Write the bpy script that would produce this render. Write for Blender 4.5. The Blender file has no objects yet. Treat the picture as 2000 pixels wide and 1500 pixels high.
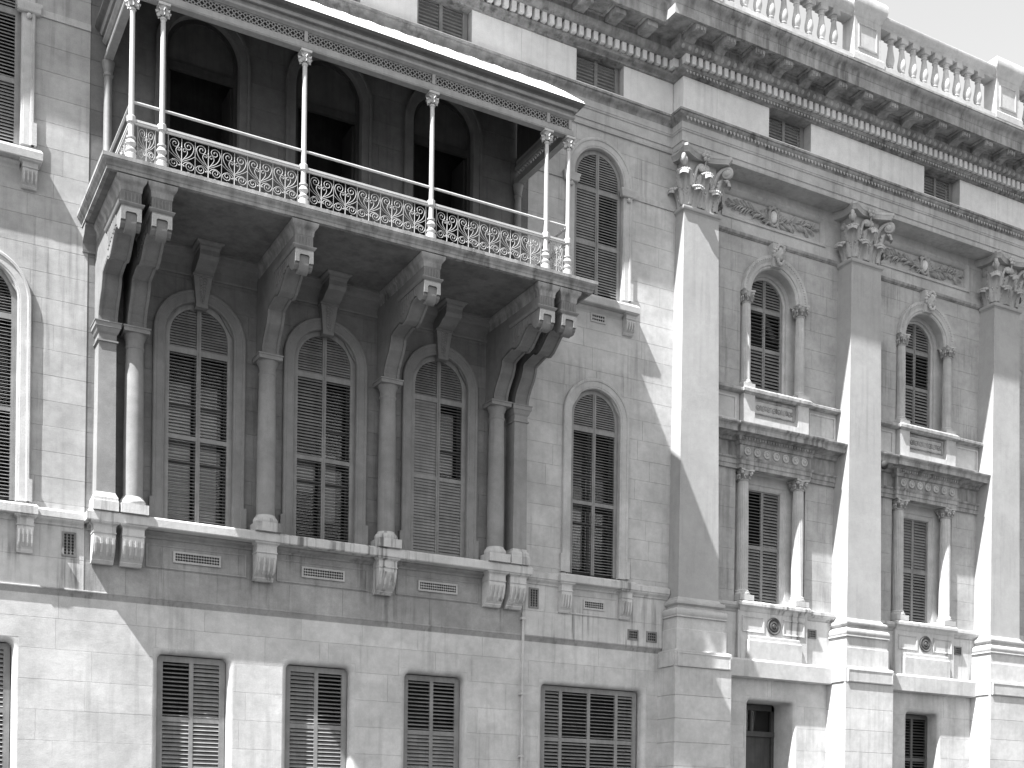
import bpy, bmesh, math, random
from mathutils import Vector, Matrix
PI = math.pi
sin, cos, rad = math.sin, math.cos, math.radians
R = random.Random(7)
S = bpy.context.scene
COL = S.collection

# ------------------------------------------------------------------ camera, sky, sun, exposure
# a level view camera with a rising front: the lens looks level and is shifted up
def setup():
    yaw, rol, f = 0.5009, 0.0129, 2411.45
    fw = Vector((sin(yaw), cos(yaw), 0)); r = Vector((cos(yaw), -sin(yaw), 0)); u = Vector((0, 0, 1))
    r2 = r * cos(rol) + u * sin(rol); u2 = -r * sin(rol) + u * cos(rol)
    cam = bpy.data.cameras.new('camera'); co = bpy.data.objects.new('camera', cam); COL.objects.link(co)
    m = Matrix((r2, u2, -fw)).transposed().to_4x4(); m.translation = Vector((-4.697, -25.866, -12.356))
    co.matrix_world = m
    cam.sensor_width = 36; cam.lens = 36 * f / 2000
    cam.shift_x = (1000 - 994.26) / 2000; cam.shift_y = (1619.62 - 750) / 2000
    cam.clip_end = 6000; S.camera = co
    to_sun = Vector((-0.60, -0.187, 1.0)).normalized()
    el = math.asin(to_sun.z); az = math.atan2(to_sun.x, to_sun.y)
    w = bpy.data.worlds.new('World'); S.world = w; w.use_nodes = True
    nt = w.node_tree; nt.nodes.clear()
    sky = nt.nodes.new('ShaderNodeTexSky'); sky.sky_type = 'NISHITA'; sky.sun_disc = False
    sky.sun_elevation = el; sky.sun_rotation = az; sky.altitude = 10; sky.air_density = 1.0; sky.dust_density = 2.0
    # black and white film, sensitive to blue: the sky is read through its blue channel
    sep = nt.nodes.new('ShaderNodeSeparateColor'); cmb = nt.nodes.new('ShaderNodeCombineColor')
    bg = nt.nodes.new('ShaderNodeBackground'); bg.inputs['Strength'].default_value = 0.085
    out = nt.nodes.new('ShaderNodeOutputWorld')
    nt.links.new(sky.outputs[0], sep.inputs[0])
    for k in range(3): nt.links.new(sep.outputs[2], cmb.inputs[k])
    nt.links.new(cmb.outputs[0], bg.inputs[0]); nt.links.new(bg.outputs[0], out.inputs[0])
    sl = bpy.data.lights.new('sun', 'SUN'); sl.energy = 5.0; sl.angle = rad(0.5)
    so = bpy.data.objects.new('sun', sl); COL.objects.link(so)
    so.rotation_euler = (-to_sun).to_track_quat('-Z', 'Y').to_euler(); so.location = (0, -30, 40)
    v = S.view_settings; v.view_transform = 'Standard'; v.look = 'None'; v.gamma = 1; v.use_curve_mapping = False
    v.exposure = 1.75
    S.cycles.max_bounces = 6; S.cycles.diffuse_bounces = 3; S.cycles.glossy_bounces = 2
setup()
CAM = Vector((-4.697, -25.866, -12.356))

# ------------------------------------------------------------------ materials (black and white photograph: greys only)
class NT:
    def __init__(s, name):
        s.m = bpy.data.materials.new(name); s.m.use_nodes = True; s.t = s.m.node_tree
        s.b = s.t.nodes['Principled BSDF']; s.pos = s.t.nodes.new('ShaderNodeNewGeometry').outputs['Position']
    def n(s, t): return s.t.nodes.new(t)
    def l(s, a, b): s.t.links.new(a, b)
    def mapped(s, sc):
        n = s.n('ShaderNodeVectorMath'); n.operation = 'MULTIPLY'; s.l(s.pos, n.inputs[0]); n.inputs[1].default_value = sc
        return n.outputs[0]
    def noise(s, scale, detail=4, rough=.55, vec=None):
        n = s.n('ShaderNodeTexNoise'); n.inputs['Scale'].default_value = scale
        n.inputs['Detail'].default_value = detail; n.inputs['Roughness'].default_value = rough
        s.l(vec or s.pos, n.inputs['Vector']); return n.outputs['Fac']
    def math(s, op, a, b=0.0, clamp=False):
        n = s.n('ShaderNodeMath'); n.operation = op; n.use_clamp = clamp
        for i, x in enumerate((a, b)):
            if isinstance(x, (int, float)): n.inputs[i].default_value = x
            else: s.l(x, n.inputs[i])
        return n.outputs[0]
    def rng(s, v, a, b, c, d, smooth=True):
        n = s.n('ShaderNodeMapRange'); n.interpolation_type = 'SMOOTHSTEP' if smooth else 'LINEAR'
        s.l(v, n.inputs[0])
        for i, x in enumerate((a, b, c, d)): n.inputs[i + 1].default_value = x
        return n.outputs[0]
    def grey(s, v):
        c = s.n('ShaderNodeCombineColor')
        for k in range(3): s.l(v, c.inputs[k])
        s.l(c.outputs[0], s.b.inputs['Base Color'])
    def bump(s, h, strength, dist):
        n = s.n('ShaderNodeBump'); n.inputs['Strength'].default_value = strength; n.inputs['Distance'].default_value = dist
        s.l(h, n.inputs['Height']); s.l(n.outputs[0], s.b.inputs['Normal'])

def stone(name, base, mott=.22, streak=.2, grime=0.0, tint=.12, bump=.25):
    t = NT(name)
    big = t.rng(t.noise(.9, 5, .6), .3, .7, 1 - mott, 1 + mott * .7)
    mid = t.rng(t.noise(5.5, 5, .65), .25, .75, 1 - mott * .6, 1 + mott * .45)
    grain = t.rng(t.noise(60, 2, .7), .2, .8, .90, 1.08)
    st = t.noise(1.0, 4, .6, t.mapped((7.0, 7.0, .38)))
    sw = t.noise(.55, 2)
    run = t.math('MULTIPLY', t.rng(st, .47, .68, 0, 1), t.rng(sw, .42, .62, .15, 1))
    v = t.math('MULTIPLY', big, mid); v = t.math('MULTIPLY', v, grain)
    v = t.math('MULTIPLY', v, t.math('SUBTRACT', 1.0, t.math('MULTIPLY', run, streak)))
    if grime:      # soot and lichen patches
        g = t.noise(1.0, 7, .62, t.mapped((4.2, 4.2, 1.1))); v = t.math('MULTIPLY', v, t.rng(g, .30, .74, 1.0, 1 - grime))
    oi = t.n('ShaderNodeObjectInfo')
    v = t.math('MULTIPLY', v, t.rng(oi.outputs['Random'], 0, 1, 1 - tint, 1 + tint, False))
    v = t.math('MULTIPLY', v, base, True)
    t.grey(v)
    t.b.inputs['Roughness'].default_value = .92; t.b.inputs['Specular IOR Level'].default_value = .18
    h = t.math('ADD', t.math('MULTIPLY', t.noise(38, 4, .7), .7), t.math('MULTIPLY', t.noise(7, 3), .6))
    t.bump(h, bump, .02)
    return t.m

def paint(name, base, rough=.45, var=.1, chip=0.0, spec=.4):
    t = NT(name)
    v = t.rng(t.noise(3.2, 5, .6), .3, .7, 1 - var, 1 + var)
    v = t.math('MULTIPLY', v, t.rng(t.noise(1.0, 3, .6, t.mapped((12, 12, .8))), .35, .7, 1.0 + var * .4, 1 - var * .8))
    if chip: v = t.math('MULTIPLY', v, t.rng(t.noise(26, 3, .7), .62, .68, 1.0, 1 - chip))
    oi = t.n('ShaderNodeObjectInfo'); v = t.math('MULTIPLY', v, t.rng(oi.outputs['Random'], 0, 1, 1 - var * .7, 1 + var * .7, False))
    v = t.math('MULTIPLY', v, base, True); t.grey(v)
    t.b.inputs['Roughness'].default_value = rough; t.b.inputs['Specular IOR Level'].default_value = spec
    t.bump(t.noise(45, 3), .08, .01)
    return t.m

M = dict(
    stone=stone('sandstone', .46, mott=.17, streak=.24, tint=.07),
    base=stone('basement_sandstone', .47, mott=.16, streak=.16, tint=.06),
    trim=stone('dressed_sandstone', .44, mott=.16, streak=.2, tint=.05),
    frieze=stone('pale_frieze_sandstone', .72, mott=.1, streak=.12, tint=.04),
    bracket=stone('dark_bracket_stone', .20, mott=.16, streak=.12, tint=.03),  # darker even tone for the brackets
    bay=stone('dark_bay_sandstone', .185, mott=.2, streak=.25, tint=.08),  # darker even tone for the bay wall
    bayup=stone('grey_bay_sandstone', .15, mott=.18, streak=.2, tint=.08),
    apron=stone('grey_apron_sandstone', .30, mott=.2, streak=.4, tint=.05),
    baytrim=stone('dark_bay_trim', .21, mott=.14, streak=.12, tint=.03),  # darker even tone for the bay's surrounds and keystones
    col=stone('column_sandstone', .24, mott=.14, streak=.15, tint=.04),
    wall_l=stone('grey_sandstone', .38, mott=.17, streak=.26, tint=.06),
    wall_w=stone('wing_sandstone', .37, mott=.17, streak=.26, tint=.06),
    pil=stone('pilaster_sandstone', .35, mott=.08, streak=.12, tint=.02),
    soil=stone('weathered_sandstone', .37, mott=.14, streak=.5, grime=.5, tint=.04),
    stain=stone('water_stained_sandstone', .50, mott=.14, streak=.7, tint=.06),
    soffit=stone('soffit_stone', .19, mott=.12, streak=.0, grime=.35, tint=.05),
    carve=stone('carved_sandstone', .46, mott=.12, streak=.12, grime=.2, tint=.06),
    iron=paint('white_painted_iron', .46, .38, .06, .18),
    scroll=paint('worn_white_scroll_iron', .32, .5, .1, .25),
    beam=paint('cream_painted_timber', .30, .5, .1),
    eave=paint('grey_painted_eave', .10, .5, .12),
    fret=paint('fret_iron', .26, .5, .1, .2),
    roof=paint('white_painted_roof_sheet', .82, .45, .04),
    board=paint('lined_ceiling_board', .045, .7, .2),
    shut=paint('grey_painted_shutter', .20, .5, .14, .1),
    shutd=paint('dark_painted_shutter', .08, .5, .16, .1),
    pale=paint('faded_shutter', .40, .55, .12, .15),
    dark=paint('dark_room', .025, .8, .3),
    ironwork=paint('cast_iron_grille', .16, .6, .2),
    door=paint('dark_painted_door', .05, .45, .2),
    reflection_sheet=paint('pale_reflection_sheet', .8, .8, .1),  # pale colour standing for reflections in the panes
    ground=paint('asphalt_ground', .05, .95, .2),
)
g = NT('window_glass'); g.t.nodes.remove(g.b)
gt = g.n('ShaderNodeBsdfTransparent'); gt.inputs[0].default_value = (.85, .85, .85, 1); gg = g.n('ShaderNodeBsdfGlossy'); gg.inputs['Roughness'].default_value = .03
gf = g.n('ShaderNodeFresnel'); gf.inputs[0].default_value = 1.7; gx = g.n('ShaderNodeMixShader')
g.l(gf.outputs[0], gx.inputs[0]); g.l(gt.outputs[0], gx.inputs[1]); g.l(gg.outputs[0], gx.inputs[2])
g.l(gx.outputs[0], g.t.nodes['Material Output'].inputs[0]); M['glass'] = g.m

# ------------------------------------------------------------------ mesh helpers: x along the front, d out of the wall, z up
W = {}
def link(name, mesh, parent, mat=None, m=None, kind=None):
    o = bpy.data.objects.new(name, mesh); COL.objects.link(o)
    m = m or Matrix.Identity(4); W[o] = m
    if parent is not None:
        o.parent = parent; o.matrix_parent_inverse = W[parent].inverted()
    o.matrix_basis = m
    if mat is not None and mesh is not None and not mesh.materials: mesh.materials.append(M[mat])
    if kind: o['kind'] = kind
    return o

def normals2(path, closed=False):
    n = len(path); out = []
    def seg(a, b):
        dx, dy = b[0] - a[0], b[1] - a[1]; L = math.hypot(dx, dy) or 1
        return (-dy / L, dx / L)
    for i in range(n):
        a = seg(path[i - 1], path[i]) if (i > 0 or closed) else None
        b = seg(path[i], path[(i + 1) % n]) if (i < n - 1 or closed) else None
        if a and b:
            mx, my = a[0] + b[0], a[1] + b[1]; q = mx * mx + my * my
            k = 2 / q if q > .15 else 1
            out.append((mx * k, my * k))
        else: out.append(a or b)
    return out

class MB:
    def __init__(s): s.v = []; s.f = []; s.smooth = False
    def add(s, vs, fs):
        k = len(s.v); s.v += [(x, -d, z) for x, d, z in vs]; s.f += [[i + k for i in f] for f in fs]; return s
    def box(s, x0, x1, d0, d1, z0, z1):
        return s.add([(x0, d0, z0), (x1, d0, z0), (x1, d1, z0), (x0, d1, z0), (x0, d0, z1), (x1, d0, z1), (x1, d1, z1), (x0, d1, z1)],
                     [(0, 1, 2, 3), (4, 7, 6, 5), (0, 4, 5, 1), (1, 5, 6, 2), (2, 6, 7, 3), (3, 7, 4, 0)])
    def prismx(s, x0, x1, prof):            # closed (d,z) outline run along x
        n = len(prof)
        return s.add([(x0, d, z) for d, z in prof] + [(x1, d, z) for d, z in prof],
                     [(i, (i + 1) % n, n + (i + 1) % n, n + i) for i in range(n)] + [list(range(n))[::-1], list(range(n, 2 * n))])
    def prismd(s, d0, d1, prof):            # closed (x,z) outline run along d
        n = len(prof)
        return s.add([(x, d0, z) for x, z in prof] + [(x, d1, z) for x, z in prof],
                     [(i, (i + 1) % n, n + (i + 1) % n, n + i) for i in range(n)] + [list(range(n))[::-1], list(range(n, 2 * n))])
    def prismz(s, z0, z1, prof, prof1=None):
        n = len(prof); prof1 = prof1 or prof
        return s.add([(x, d, z0) for x, d in prof] + [(x, d, z1) for x, d in prof1],
                     [(i, (i + 1) % n, n + (i + 1) % n, n + i) for i in range(n)] + [list(range(n))[::-1], list(range(n, 2 * n))])
    def sweep(s, path, prof, plane='xd', closed=False, loop=True, cap=True):
        # path in plan (x,d) or in elevation (x,z); prof (offset outward, height z or depth d)
        nn = normals2(path, closed); n = len(path); k = len(prof); vs = []
        for (a, b), (na, nb) in zip(path, nn):
            for o, h in prof:
                p, q = a + na * o, b + nb * o
                vs.append((p, q, h) if plane == 'xd' else (p, h, q))
        fs = []
        for i in range(n if closed else n - 1):
            j = (i + 1) % n
            for a in range(k if loop else k - 1):
                b = (a + 1) % k; fs.append((i * k + a, j * k + a, j * k + b, i * k + b))
        if cap and loop and not closed: fs += [list(range(k)), list(range((n - 1) * k, n * k))[::-1]]
        return s.add(vs, fs)
    def lathe(s, cx, cd, prof, n=20, a0=0, a1=2 * PI, mod=None):
        full = abs(a1 - a0) > 6.2; m = n if full else n + 1; vs = []
        for r, z in prof:
            for i in range(m):
                a = a0 + (a1 - a0) * i / n; q = r * (mod(a, z) if mod else 1)
                vs.append((cx + q * cos(a), cd + q * sin(a), z))
        fs = []
        for j in range(len(prof) - 1):
            for i in range(n):
                b = (i + 1) % m; fs.append((j * m + i, j * m + b, (j + 1) * m + b, (j + 1) * m + i))
        fs += [list(range(m)), list(range((len(prof) - 1) * m, len(prof) * m))]
        return s.add(vs, fs)
    def tube(s, pts, r, n=5, r1=None):
        pts = [Vector(p) for p in pts]; L = len(pts); vs = []; up = None
        for i, p in enumerate(pts):
            t = (pts[min(i + 1, L - 1)] - pts[max(i - 1, 0)]).normalized()
            if up is None:
                up = t.cross(Vector((0, 1, 0)));  up = up if up.length > .1 else t.cross(Vector((1, 0, 0)))
                up.normalize()
            up = (up - t * up.dot(t)).normalized(); sd = t.cross(up)
            q = r if r1 is None else r + (r1 - r) * i / (L - 1)
            for k in range(n):
                a = 2 * PI * k / n + PI / n; vs.append(tuple(p + up * (q * cos(a)) + sd * (q * sin(a))))
        fs = [(i * n + k, i * n + (k + 1) % n, (i + 1) * n + (k + 1) % n, (i + 1) * n + k) for i in range(L - 1) for k in range(n)]
        return s.add(vs, fs + [list(range(n)), list(range((L - 1) * n, L * n))])
    def grid(s, fn, nu, nv):
        vs = [fn(i / nu, j / nv) for j in range(nv + 1) for i in range(nu + 1)]
        w = nu + 1
        return s.add(vs, [(j * w + i, j * w + i + 1, (j + 1) * w + i + 1, (j + 1) * w + i) for j in range(nv) for i in range(nu)])
    def ball(s, x, d, z, rx, rd=None, rz=None, n=8, m=6):
        rd = rd or rx; rz = rz or rx
        return s.grid(lambda u, v: (x + rx * sin(PI * v) * cos(2 * PI * u), d + rd * sin(PI * v) * sin(2 * PI * u), z - rz * cos(PI * v)), n, m)
    def mesh(s, name, smooth=False):
        me = bpy.data.meshes.new(name); me.from_pydata(s.v, [], s.f)
        bm = bmesh.new(); bm.from_mesh(me); bmesh.ops.remove_doubles(bm, verts=bm.verts, dist=1e-5)
        bmesh.ops.recalc_face_normals(bm, faces=bm.faces); bm.to_mesh(me); bm.free()
        if smooth:
            for p in me.polygons: p.use_smooth = True
            if smooth is not True: me.set_sharp_from_angle(angle=rad(smooth))
        return me
    def build(s, name, mat, parent, smooth=False, m=None, kind=None):
        return link(name, s.mesh(name, smooth), parent, mat, m, kind)

def tag(o, label=None, cat=None, group=None, kind=None):
    for k, v in (('label', label), ('category', cat), ('group', group), ('kind', kind)):
        if v: o[k] = v
    return o
def empty(name, loc):
    o = bpy.data.objects.new(name, None); COL.objects.link(o); o.location = loc; o.empty_display_size = .5
    W[o] = Matrix.Translation(loc); return o
def T(x, d, z): return Matrix.Translation((x, -d, z))

def arch(cx, r, z0, zs, n=16):             # open outline: up the left jamb, over, down the right jamb
    return [(cx - r, z0)] + [(cx - r * cos(PI * i / n), zs + r * sin(PI * i / n)) for i in range(n + 1)] + [(cx + r, z0)]
def rrect(x0, x1, z0, z1, r, n=5):         # jamb, rounded head, jamb
    return [(x0, z0)] + [(x0 + r - r * cos(PI / 2 * i / n), z1 - r + r * sin(PI / 2 * i / n)) for i in range(n + 1)] \
        + [(x1 - r + r * sin(PI / 2 * i / n), z1 - r + r * cos(PI / 2 * i / n)) for i in range(n + 1)] + [(x1, z0)]

GZ = -13.95
# ------------------------------------------------------------------ ground
gm = MB(); gm.add([(-900, 900, GZ), (900, 900, GZ), (900, -900, GZ), (-900, -900, GZ)], [(0, 1, 2, 3)])
tag(gm.build('ground', 'ground', None), kind='structure')

# ------------------------------------------------------------------ the building
BLD = empty('stone_building', (6.0, 0, GZ))
tag(BLD, 'pale sandstone classical building with arched shuttered windows, tall pilasters and heavy cornice', 'building')
XL, XR = -10.0, 33.0
P_X = [14.66, 20.39, 26.12]                # pilaster axes
WD = -.17                                  # wall between the pilasters
W_X = [-2.35, 1.93, 4.71, 7.50, 11.77]     # arched window axes of the plain front
BAY = [17.525, 23.255]

# ---- walls made of single stones in front of a backing
stones = []                                # (size in view, outline, d, mat, parent)
class Hole:
    def __init__(s, cx, hw, z0, zs, zt): s.cx, s.hw, s.z0, s.zs, s.zt = cx, hw, z0, zs, zt     # arched if zt > zs
    def half(s, z):
        if z < s.z0 - 1e-6 or z > s.zt + 1e-6: return 0
        if z <= s.zs: return s.hw
        t = (z - s.zs) / (s.zt - s.zs); return s.hw * math.sqrt(max(0, 1 - t * t))
def stone_wall(parent, x0, x1, courses, holes, d, mat, length, thick=.3, seed=1, jit=.35, keep=(-3.2, 28.2)):
    rr = random.Random(seed)
    back = MB(); outlines = []
    def pieces(xa, xb, za, zb):
        cuts = sorted([xa, xb] + [h.cx for h in holes if xa < h.cx < xb and h.zt > za + .01 and h.z0 < zb - .01])
        for a, b in zip(cuts[:-1], cuts[1:]):
            hs = [h for h in holes if h.zt > za + .01 and h.z0 < zb - .01 and h.cx - h.hw < b - .001 and h.cx + h.hw > a + .001]
            zz = [za, zb]
            for h in hs: zz += [q for q in (h.z0, h.zs, h.zt) if za < q < zb]
            if any(h.zt > h.zs + .01 and h.zt > za and h.zs < zb for h in hs): zz += [za + (zb - za) * i / 6 for i in range(1, 6)]
            zz = sorted(set(round(q, 4) for q in zz))
            # split into bands where the set of holes is constant (flat heads and sills)
            Ls = []; 
            def lim(z, eps):
                l, r_ = a, b
                for h in hs:
                    w = h.half(z + eps)
                    if w <= 0: continue
                    if h.cx >= b - 1e-4: r_ = min(r_, h.cx - w)
                    elif h.cx <= a + 1e-4: l = max(l, h.cx + w)
                return l, r_
            left, right = [], []
            def thin(q):
                return [p for i, p in enumerate(q) if i in (0, len(q) - 1) or abs((q[i][0] - q[i - 1][0]) * (q[i + 1][1] - q[i][1]) - (q[i + 1][0] - q[i][0]) * (q[i][1] - q[i - 1][1])) > 1e-6]
            for z in zz:
                for e in ((1e-4,) if z == zz[0] else (-1e-4,) if z == zz[-1] else (-1e-4, 1e-4)):
                    l, r_ = lim(z, e)
                    if r_ - l > .02:
                        if not left or abs(left[-1][0] - l) + abs(left[-1][1] - z) > 1e-4: left.append((l, z))
                        if not right or abs(right[-1][0] - r_) + abs(right[-1][1] - z) > 1e-4: right.append((r_, z))
                    else:
                        if len(left) and len(right) and right[-1][1] - right[0][1] > .02: yield thin(right) + thin(left)[::-1]
                        left, right = [], []
            if len(left) and len(right) and right[-1][1] - right[0][1] > .02: yield thin(right) + thin(left)[::-1]
    for k, (za, zb) in enumerate(zip(courses[:-1], courses[1:])):
        xs = [x0]; x = x0 - rr.random() * length
        while x < x1:
            x += length * (1 + (rr.random() - .5) * 2 * jit)
            if x0 + .3 < x < x1 - .3: xs.append(x)
        xs.append(x1)
        for a, b in zip(xs[:-1], xs[1:]):
            if b < keep[0] or a > keep[1]: continue
            for pl in pieces(a, b, za, zb): outlines.append(pl)
    for pl in pieces(x0, x1, courses[0], courses[-1]): back.prismd(d - thick, d - .009, pl)
    w = back.build('wall', mat, parent)
    for pl in outlines:
        cx = sum(p[0] for p in pl) / len(pl); cz = sum(p[1] for p in pl) / len(pl)
        ar = (max(p[0] for p in pl) - min(p[0] for p in pl)) * (max(p[1] for p in pl) - min(p[1] for p in pl))
        D = (Vector((cx, -d, cz)) - CAM).length
        stones.append((ar / D ** 3, pl, d + rr.uniform(-.0007, .0007), mat, w))
    return w
def stone_mb(mb, pl, d):
    n = len(pl); nn = normals2(pl, True)   # the normals of an anticlockwise outline point inwards
    a = [(p[0] + q[0] * .002, d - .02, p[1] + q[1] * .002) for p, q in zip(pl, nn)]
    b = [(p[0] + q[0] * .002, d - .003, p[1] + q[1] * .002) for p, q in zip(pl, nn)]
    c = [(p[0] + q[0] * .0045, d, p[1] + q[1] * .0045) for p, q in zip(pl, nn)]
    mb.add(a + b + c, [(i, (i + 1) % n, n + (i + 1) % n, n + i) for i in range(n)] +
           [(n + i, n + (i + 1) % n, 2 * n + (i + 1) % n, 2 * n + i) for i in range(n)] + [list(range(2 * n, 3 * n))])
def lay_stones():
    stones.sort(key=lambda q: -q[0]); rest = {}
    for i, (a, pl, d, mat, par) in enumerate(stones):
        if i < 300:
            mb = MB(); stone_mb(mb, pl, d); mb.build('stone', mat, par)
        else: rest.setdefault((mat, par), MB()); stone_mb(rest[(mat, par)], pl, d)
    for (mat, par), mb in rest.items(): mb.build('stones', mat, par, kind='stuff')

def steps(a, b, n): return [a + (b - a) * i / n for i in range(n + 1)]

BW = [(-2.35, .70), (1.90, .74), (4.67, .74), (7.49, .74), (11.835, 1.475)]     # basement windows
BTOP = -8.80
# plain front, basement
stone_wall(BLD, XL, 13.82, [GZ, -13.2, -12.55, -11.93, -11.32, -10.71, -10.10, -9.50, -8.89, -8.28, -7.76], [Hole(c, h + .10, -11.9, BTOP + .10, BTOP + .10) for c, h in BW], -.045, 'base', 1.75, .5, 3)
ac = [Hole(c, .80, -6.2, -2.145, -1.345) for c in W_X]
au = [Hole(c, .80, .70 if i in (0, 4) else -.16, 3.80, 4.60) for i, c in enumerate(W_X)]
BX0, BX1 = -.34, 9.76                      # the balcony bay is given a darker stone tone
low = [-6.38] + steps(-6.0, -.47, 11)[:-1] + [-.42]; upp = [-.42, .02, .5, 1.0, 1.5, 2.0, 2.5, 3.0, 3.53]
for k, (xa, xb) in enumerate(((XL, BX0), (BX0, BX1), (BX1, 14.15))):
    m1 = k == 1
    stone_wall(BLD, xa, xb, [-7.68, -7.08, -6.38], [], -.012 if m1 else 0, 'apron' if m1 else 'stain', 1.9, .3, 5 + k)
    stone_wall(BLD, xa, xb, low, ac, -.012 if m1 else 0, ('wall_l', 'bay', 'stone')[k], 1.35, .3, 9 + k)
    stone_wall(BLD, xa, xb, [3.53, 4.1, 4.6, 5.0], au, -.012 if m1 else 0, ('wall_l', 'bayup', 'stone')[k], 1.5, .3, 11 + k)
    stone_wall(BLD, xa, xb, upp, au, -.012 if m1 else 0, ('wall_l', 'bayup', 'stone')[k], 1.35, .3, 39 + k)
at = [Hole(c, .70 if c < 14 else .75, 6.04, 6.86, 6.86) for c in W_X]
stone_wall(BLD, XL, 13.98, [5.80, 6.95], at, 0, 'frieze', 2.3, .35, 13, .2)
# colonnaded wing
stone_wall(BLD, 13.8, XR, [GZ, -13.2, -12.55, -11.93, -11.32, -10.71, -10.10, -9.50, -8.89, -8.2], [Hole(BAY[0], .90, GZ - 1, BTOP + .10, BTOP + .10), Hole(BAY[1], .75, -11.9, BTOP + .10, BTOP + .10)], -.045, 'base', 1.9, .6, 17)
stone_wall(BLD, 14.0, XR, [-8.25, -6.42], [], WD, 'stain', 2.4, .4, 19)
stone_wall(BLD, 14.0, XR, [-6.42, -6.2] + steps(-5.9, -2.62, 6), [Hole(c, 1.22, -6.2, -2.62, -2.62) for c in BAY], WD, 'wall_w', 1.2, .4, 21)
stone_wall(BLD, 14.0, XR, [-2.62, -1.6, -.62] + steps(-.55, 3.62, 8), [Hole(c, .96, -.55, 2.12, 3.08) for c in BAY] + [Hole(c, 1.13, -.55, 2.12, 2.12) for c in BAY], WD, 'wall_w', 1.2, .4, 23)
stone_wall(BLD, 14.0, XR, [3.62, 4.02, 4.70, 5.2], [Hole(c, 1.76, 4.0, 4.70, 4.70) for c in BAY], WD, 'trim', 2.9, .4, 25, .1)
stone_wall(BLD, 14.0, XR, [5.80, 6.90], [Hole(c, .73, 6.04, 6.84, 6.84) for c in BAY], .42, 'frieze', 2.6, .55, 27, .15)
# inner body that closes the rooms behind the openings
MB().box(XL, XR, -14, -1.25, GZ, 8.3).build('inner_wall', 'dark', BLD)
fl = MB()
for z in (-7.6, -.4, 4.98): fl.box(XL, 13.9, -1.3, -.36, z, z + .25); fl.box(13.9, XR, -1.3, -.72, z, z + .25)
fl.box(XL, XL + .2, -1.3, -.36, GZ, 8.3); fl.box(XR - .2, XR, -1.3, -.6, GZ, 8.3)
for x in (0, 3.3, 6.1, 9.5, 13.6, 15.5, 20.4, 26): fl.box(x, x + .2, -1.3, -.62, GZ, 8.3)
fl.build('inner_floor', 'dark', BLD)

# ------------------------------------------------------------------ mouldings shared by the whole front
def cyma(o0, z0, o1, z1, n=7):             # s-curve from lower inside to upper outside
    return [(o0 + (o1 - o0) * (t - sin(2 * PI * t) / (2 * PI) * .9), z0 + (z1 - z0) * t) for t in [i / n for i in range(n + 1)]]
def ovolo(o0, z0, o1, z1, n=6):
    return [(o0 + (o1 - o0) * sin(PI / 2 * i / n), z0 + (z1 - z0) * (1 - cos(PI / 2 * i / n))) for i in range(n + 1)]
def close(p, o=-.3): return p + [(o, p[-1][1]), (o, p[0][1])]

# cornice line: the plain front (d=0), then the wing that steps forward to d=.42
ENT = [(XL, 0), (14.0, 0), (14.0, .42), (XR, .42)]
ENTL = [(XL, 0), (14.02, 0)]; ENTR = [(14.0, -.1), (14.0, .42), (XR, .42)]
def ent(name, prof, mat, parent=BLD, smooth=False, o=-.3):
    a = MB().sweep(ENT, close(prof, o)).build(name, mat, parent, smooth)
    return a, a
ent('architrave', [(.0, 4.98), (.04, 4.98), (.05, 5.03), (.05, 5.11), (.075, 5.12), (.075, 5.36), (.10, 5.38), (.10, 5.41), (.115, 5.42), (.115, 5.58)] , 'trim')
ent('architrave_crown', [(.115, 5.582)] + cyma(.12, 5.60, .24, 5.76) + [(.27, 5.77), (.27, 5.82), (.0, 5.85)], 'soil', smooth=35)
ent('bed_mould', [(.02, 6.80)] + cyma(.05, 6.81, .20, 6.90) + [(.22, 6.91), (.22, 6.93)], 'soil', smooth=35)
ent('dentil_band', [(.16, 6.932), (.16, 7.17)], 'soil')
c_l, c_r = ent('egg_and_dart_band', [(.33, 7.172)] + ovolo(.34, 7.18, .46, 7.30, 5) + [(.47, 7.33)], 'soil', smooth=35)
def cornice(path, parent):
    p = [(.40, 7.332), (.42, 7.345), (.42, 7.53), (.94, 7.53), (.94, 7.48), (1.04, 7.48), (1.04, 7.72), (1.05, 7.73), (1.055, 7.76)] + cyma(1.06, 7.77, 1.19, 7.98) + [(1.21, 7.99), (1.21, 8.04), (.0, 8.30)]
    return MB().sweep(path, close(p, -.35)).build('cornice', 'soil', parent, 35)
CN_L = CN_R = cornice(ENT, BLD)

# dentils and modillions: each a piece of its own
dm = MB().box(-.06, .06, -.02, .16, -.105, .105).mesh('dentil')
for i in range(62):
    x = 13.72 - .2075 * i
    if x < 7.5: break
    link('dentil', dm, c_l, 'frieze', T(x, .15, 7.06))
for i in range(75):
    x = 13.90 + .2035 * i
    if x < 26.4: link('dentil', dm, c_r, 'carve', T(x, .57, 7.06))
for i in range(3): link('dentil', dm, c_r, 'carve', T(14.0 - .15, .36 - .2 * i, 7.06) @ Matrix.Rotation(-PI / 2, 4, 'Z'))
# carved eggs under the wing cornice
egg = MB(); egg.ball(0, 0, 0, .055, .05, .075, 7, 5); em = egg.mesh('egg', True)
for i in range(62):
    x = 13.66 + .205 * i
    if x < 26.3: link('egg', em, c_r, 'carve', T(x, .84, 7.245))
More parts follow.
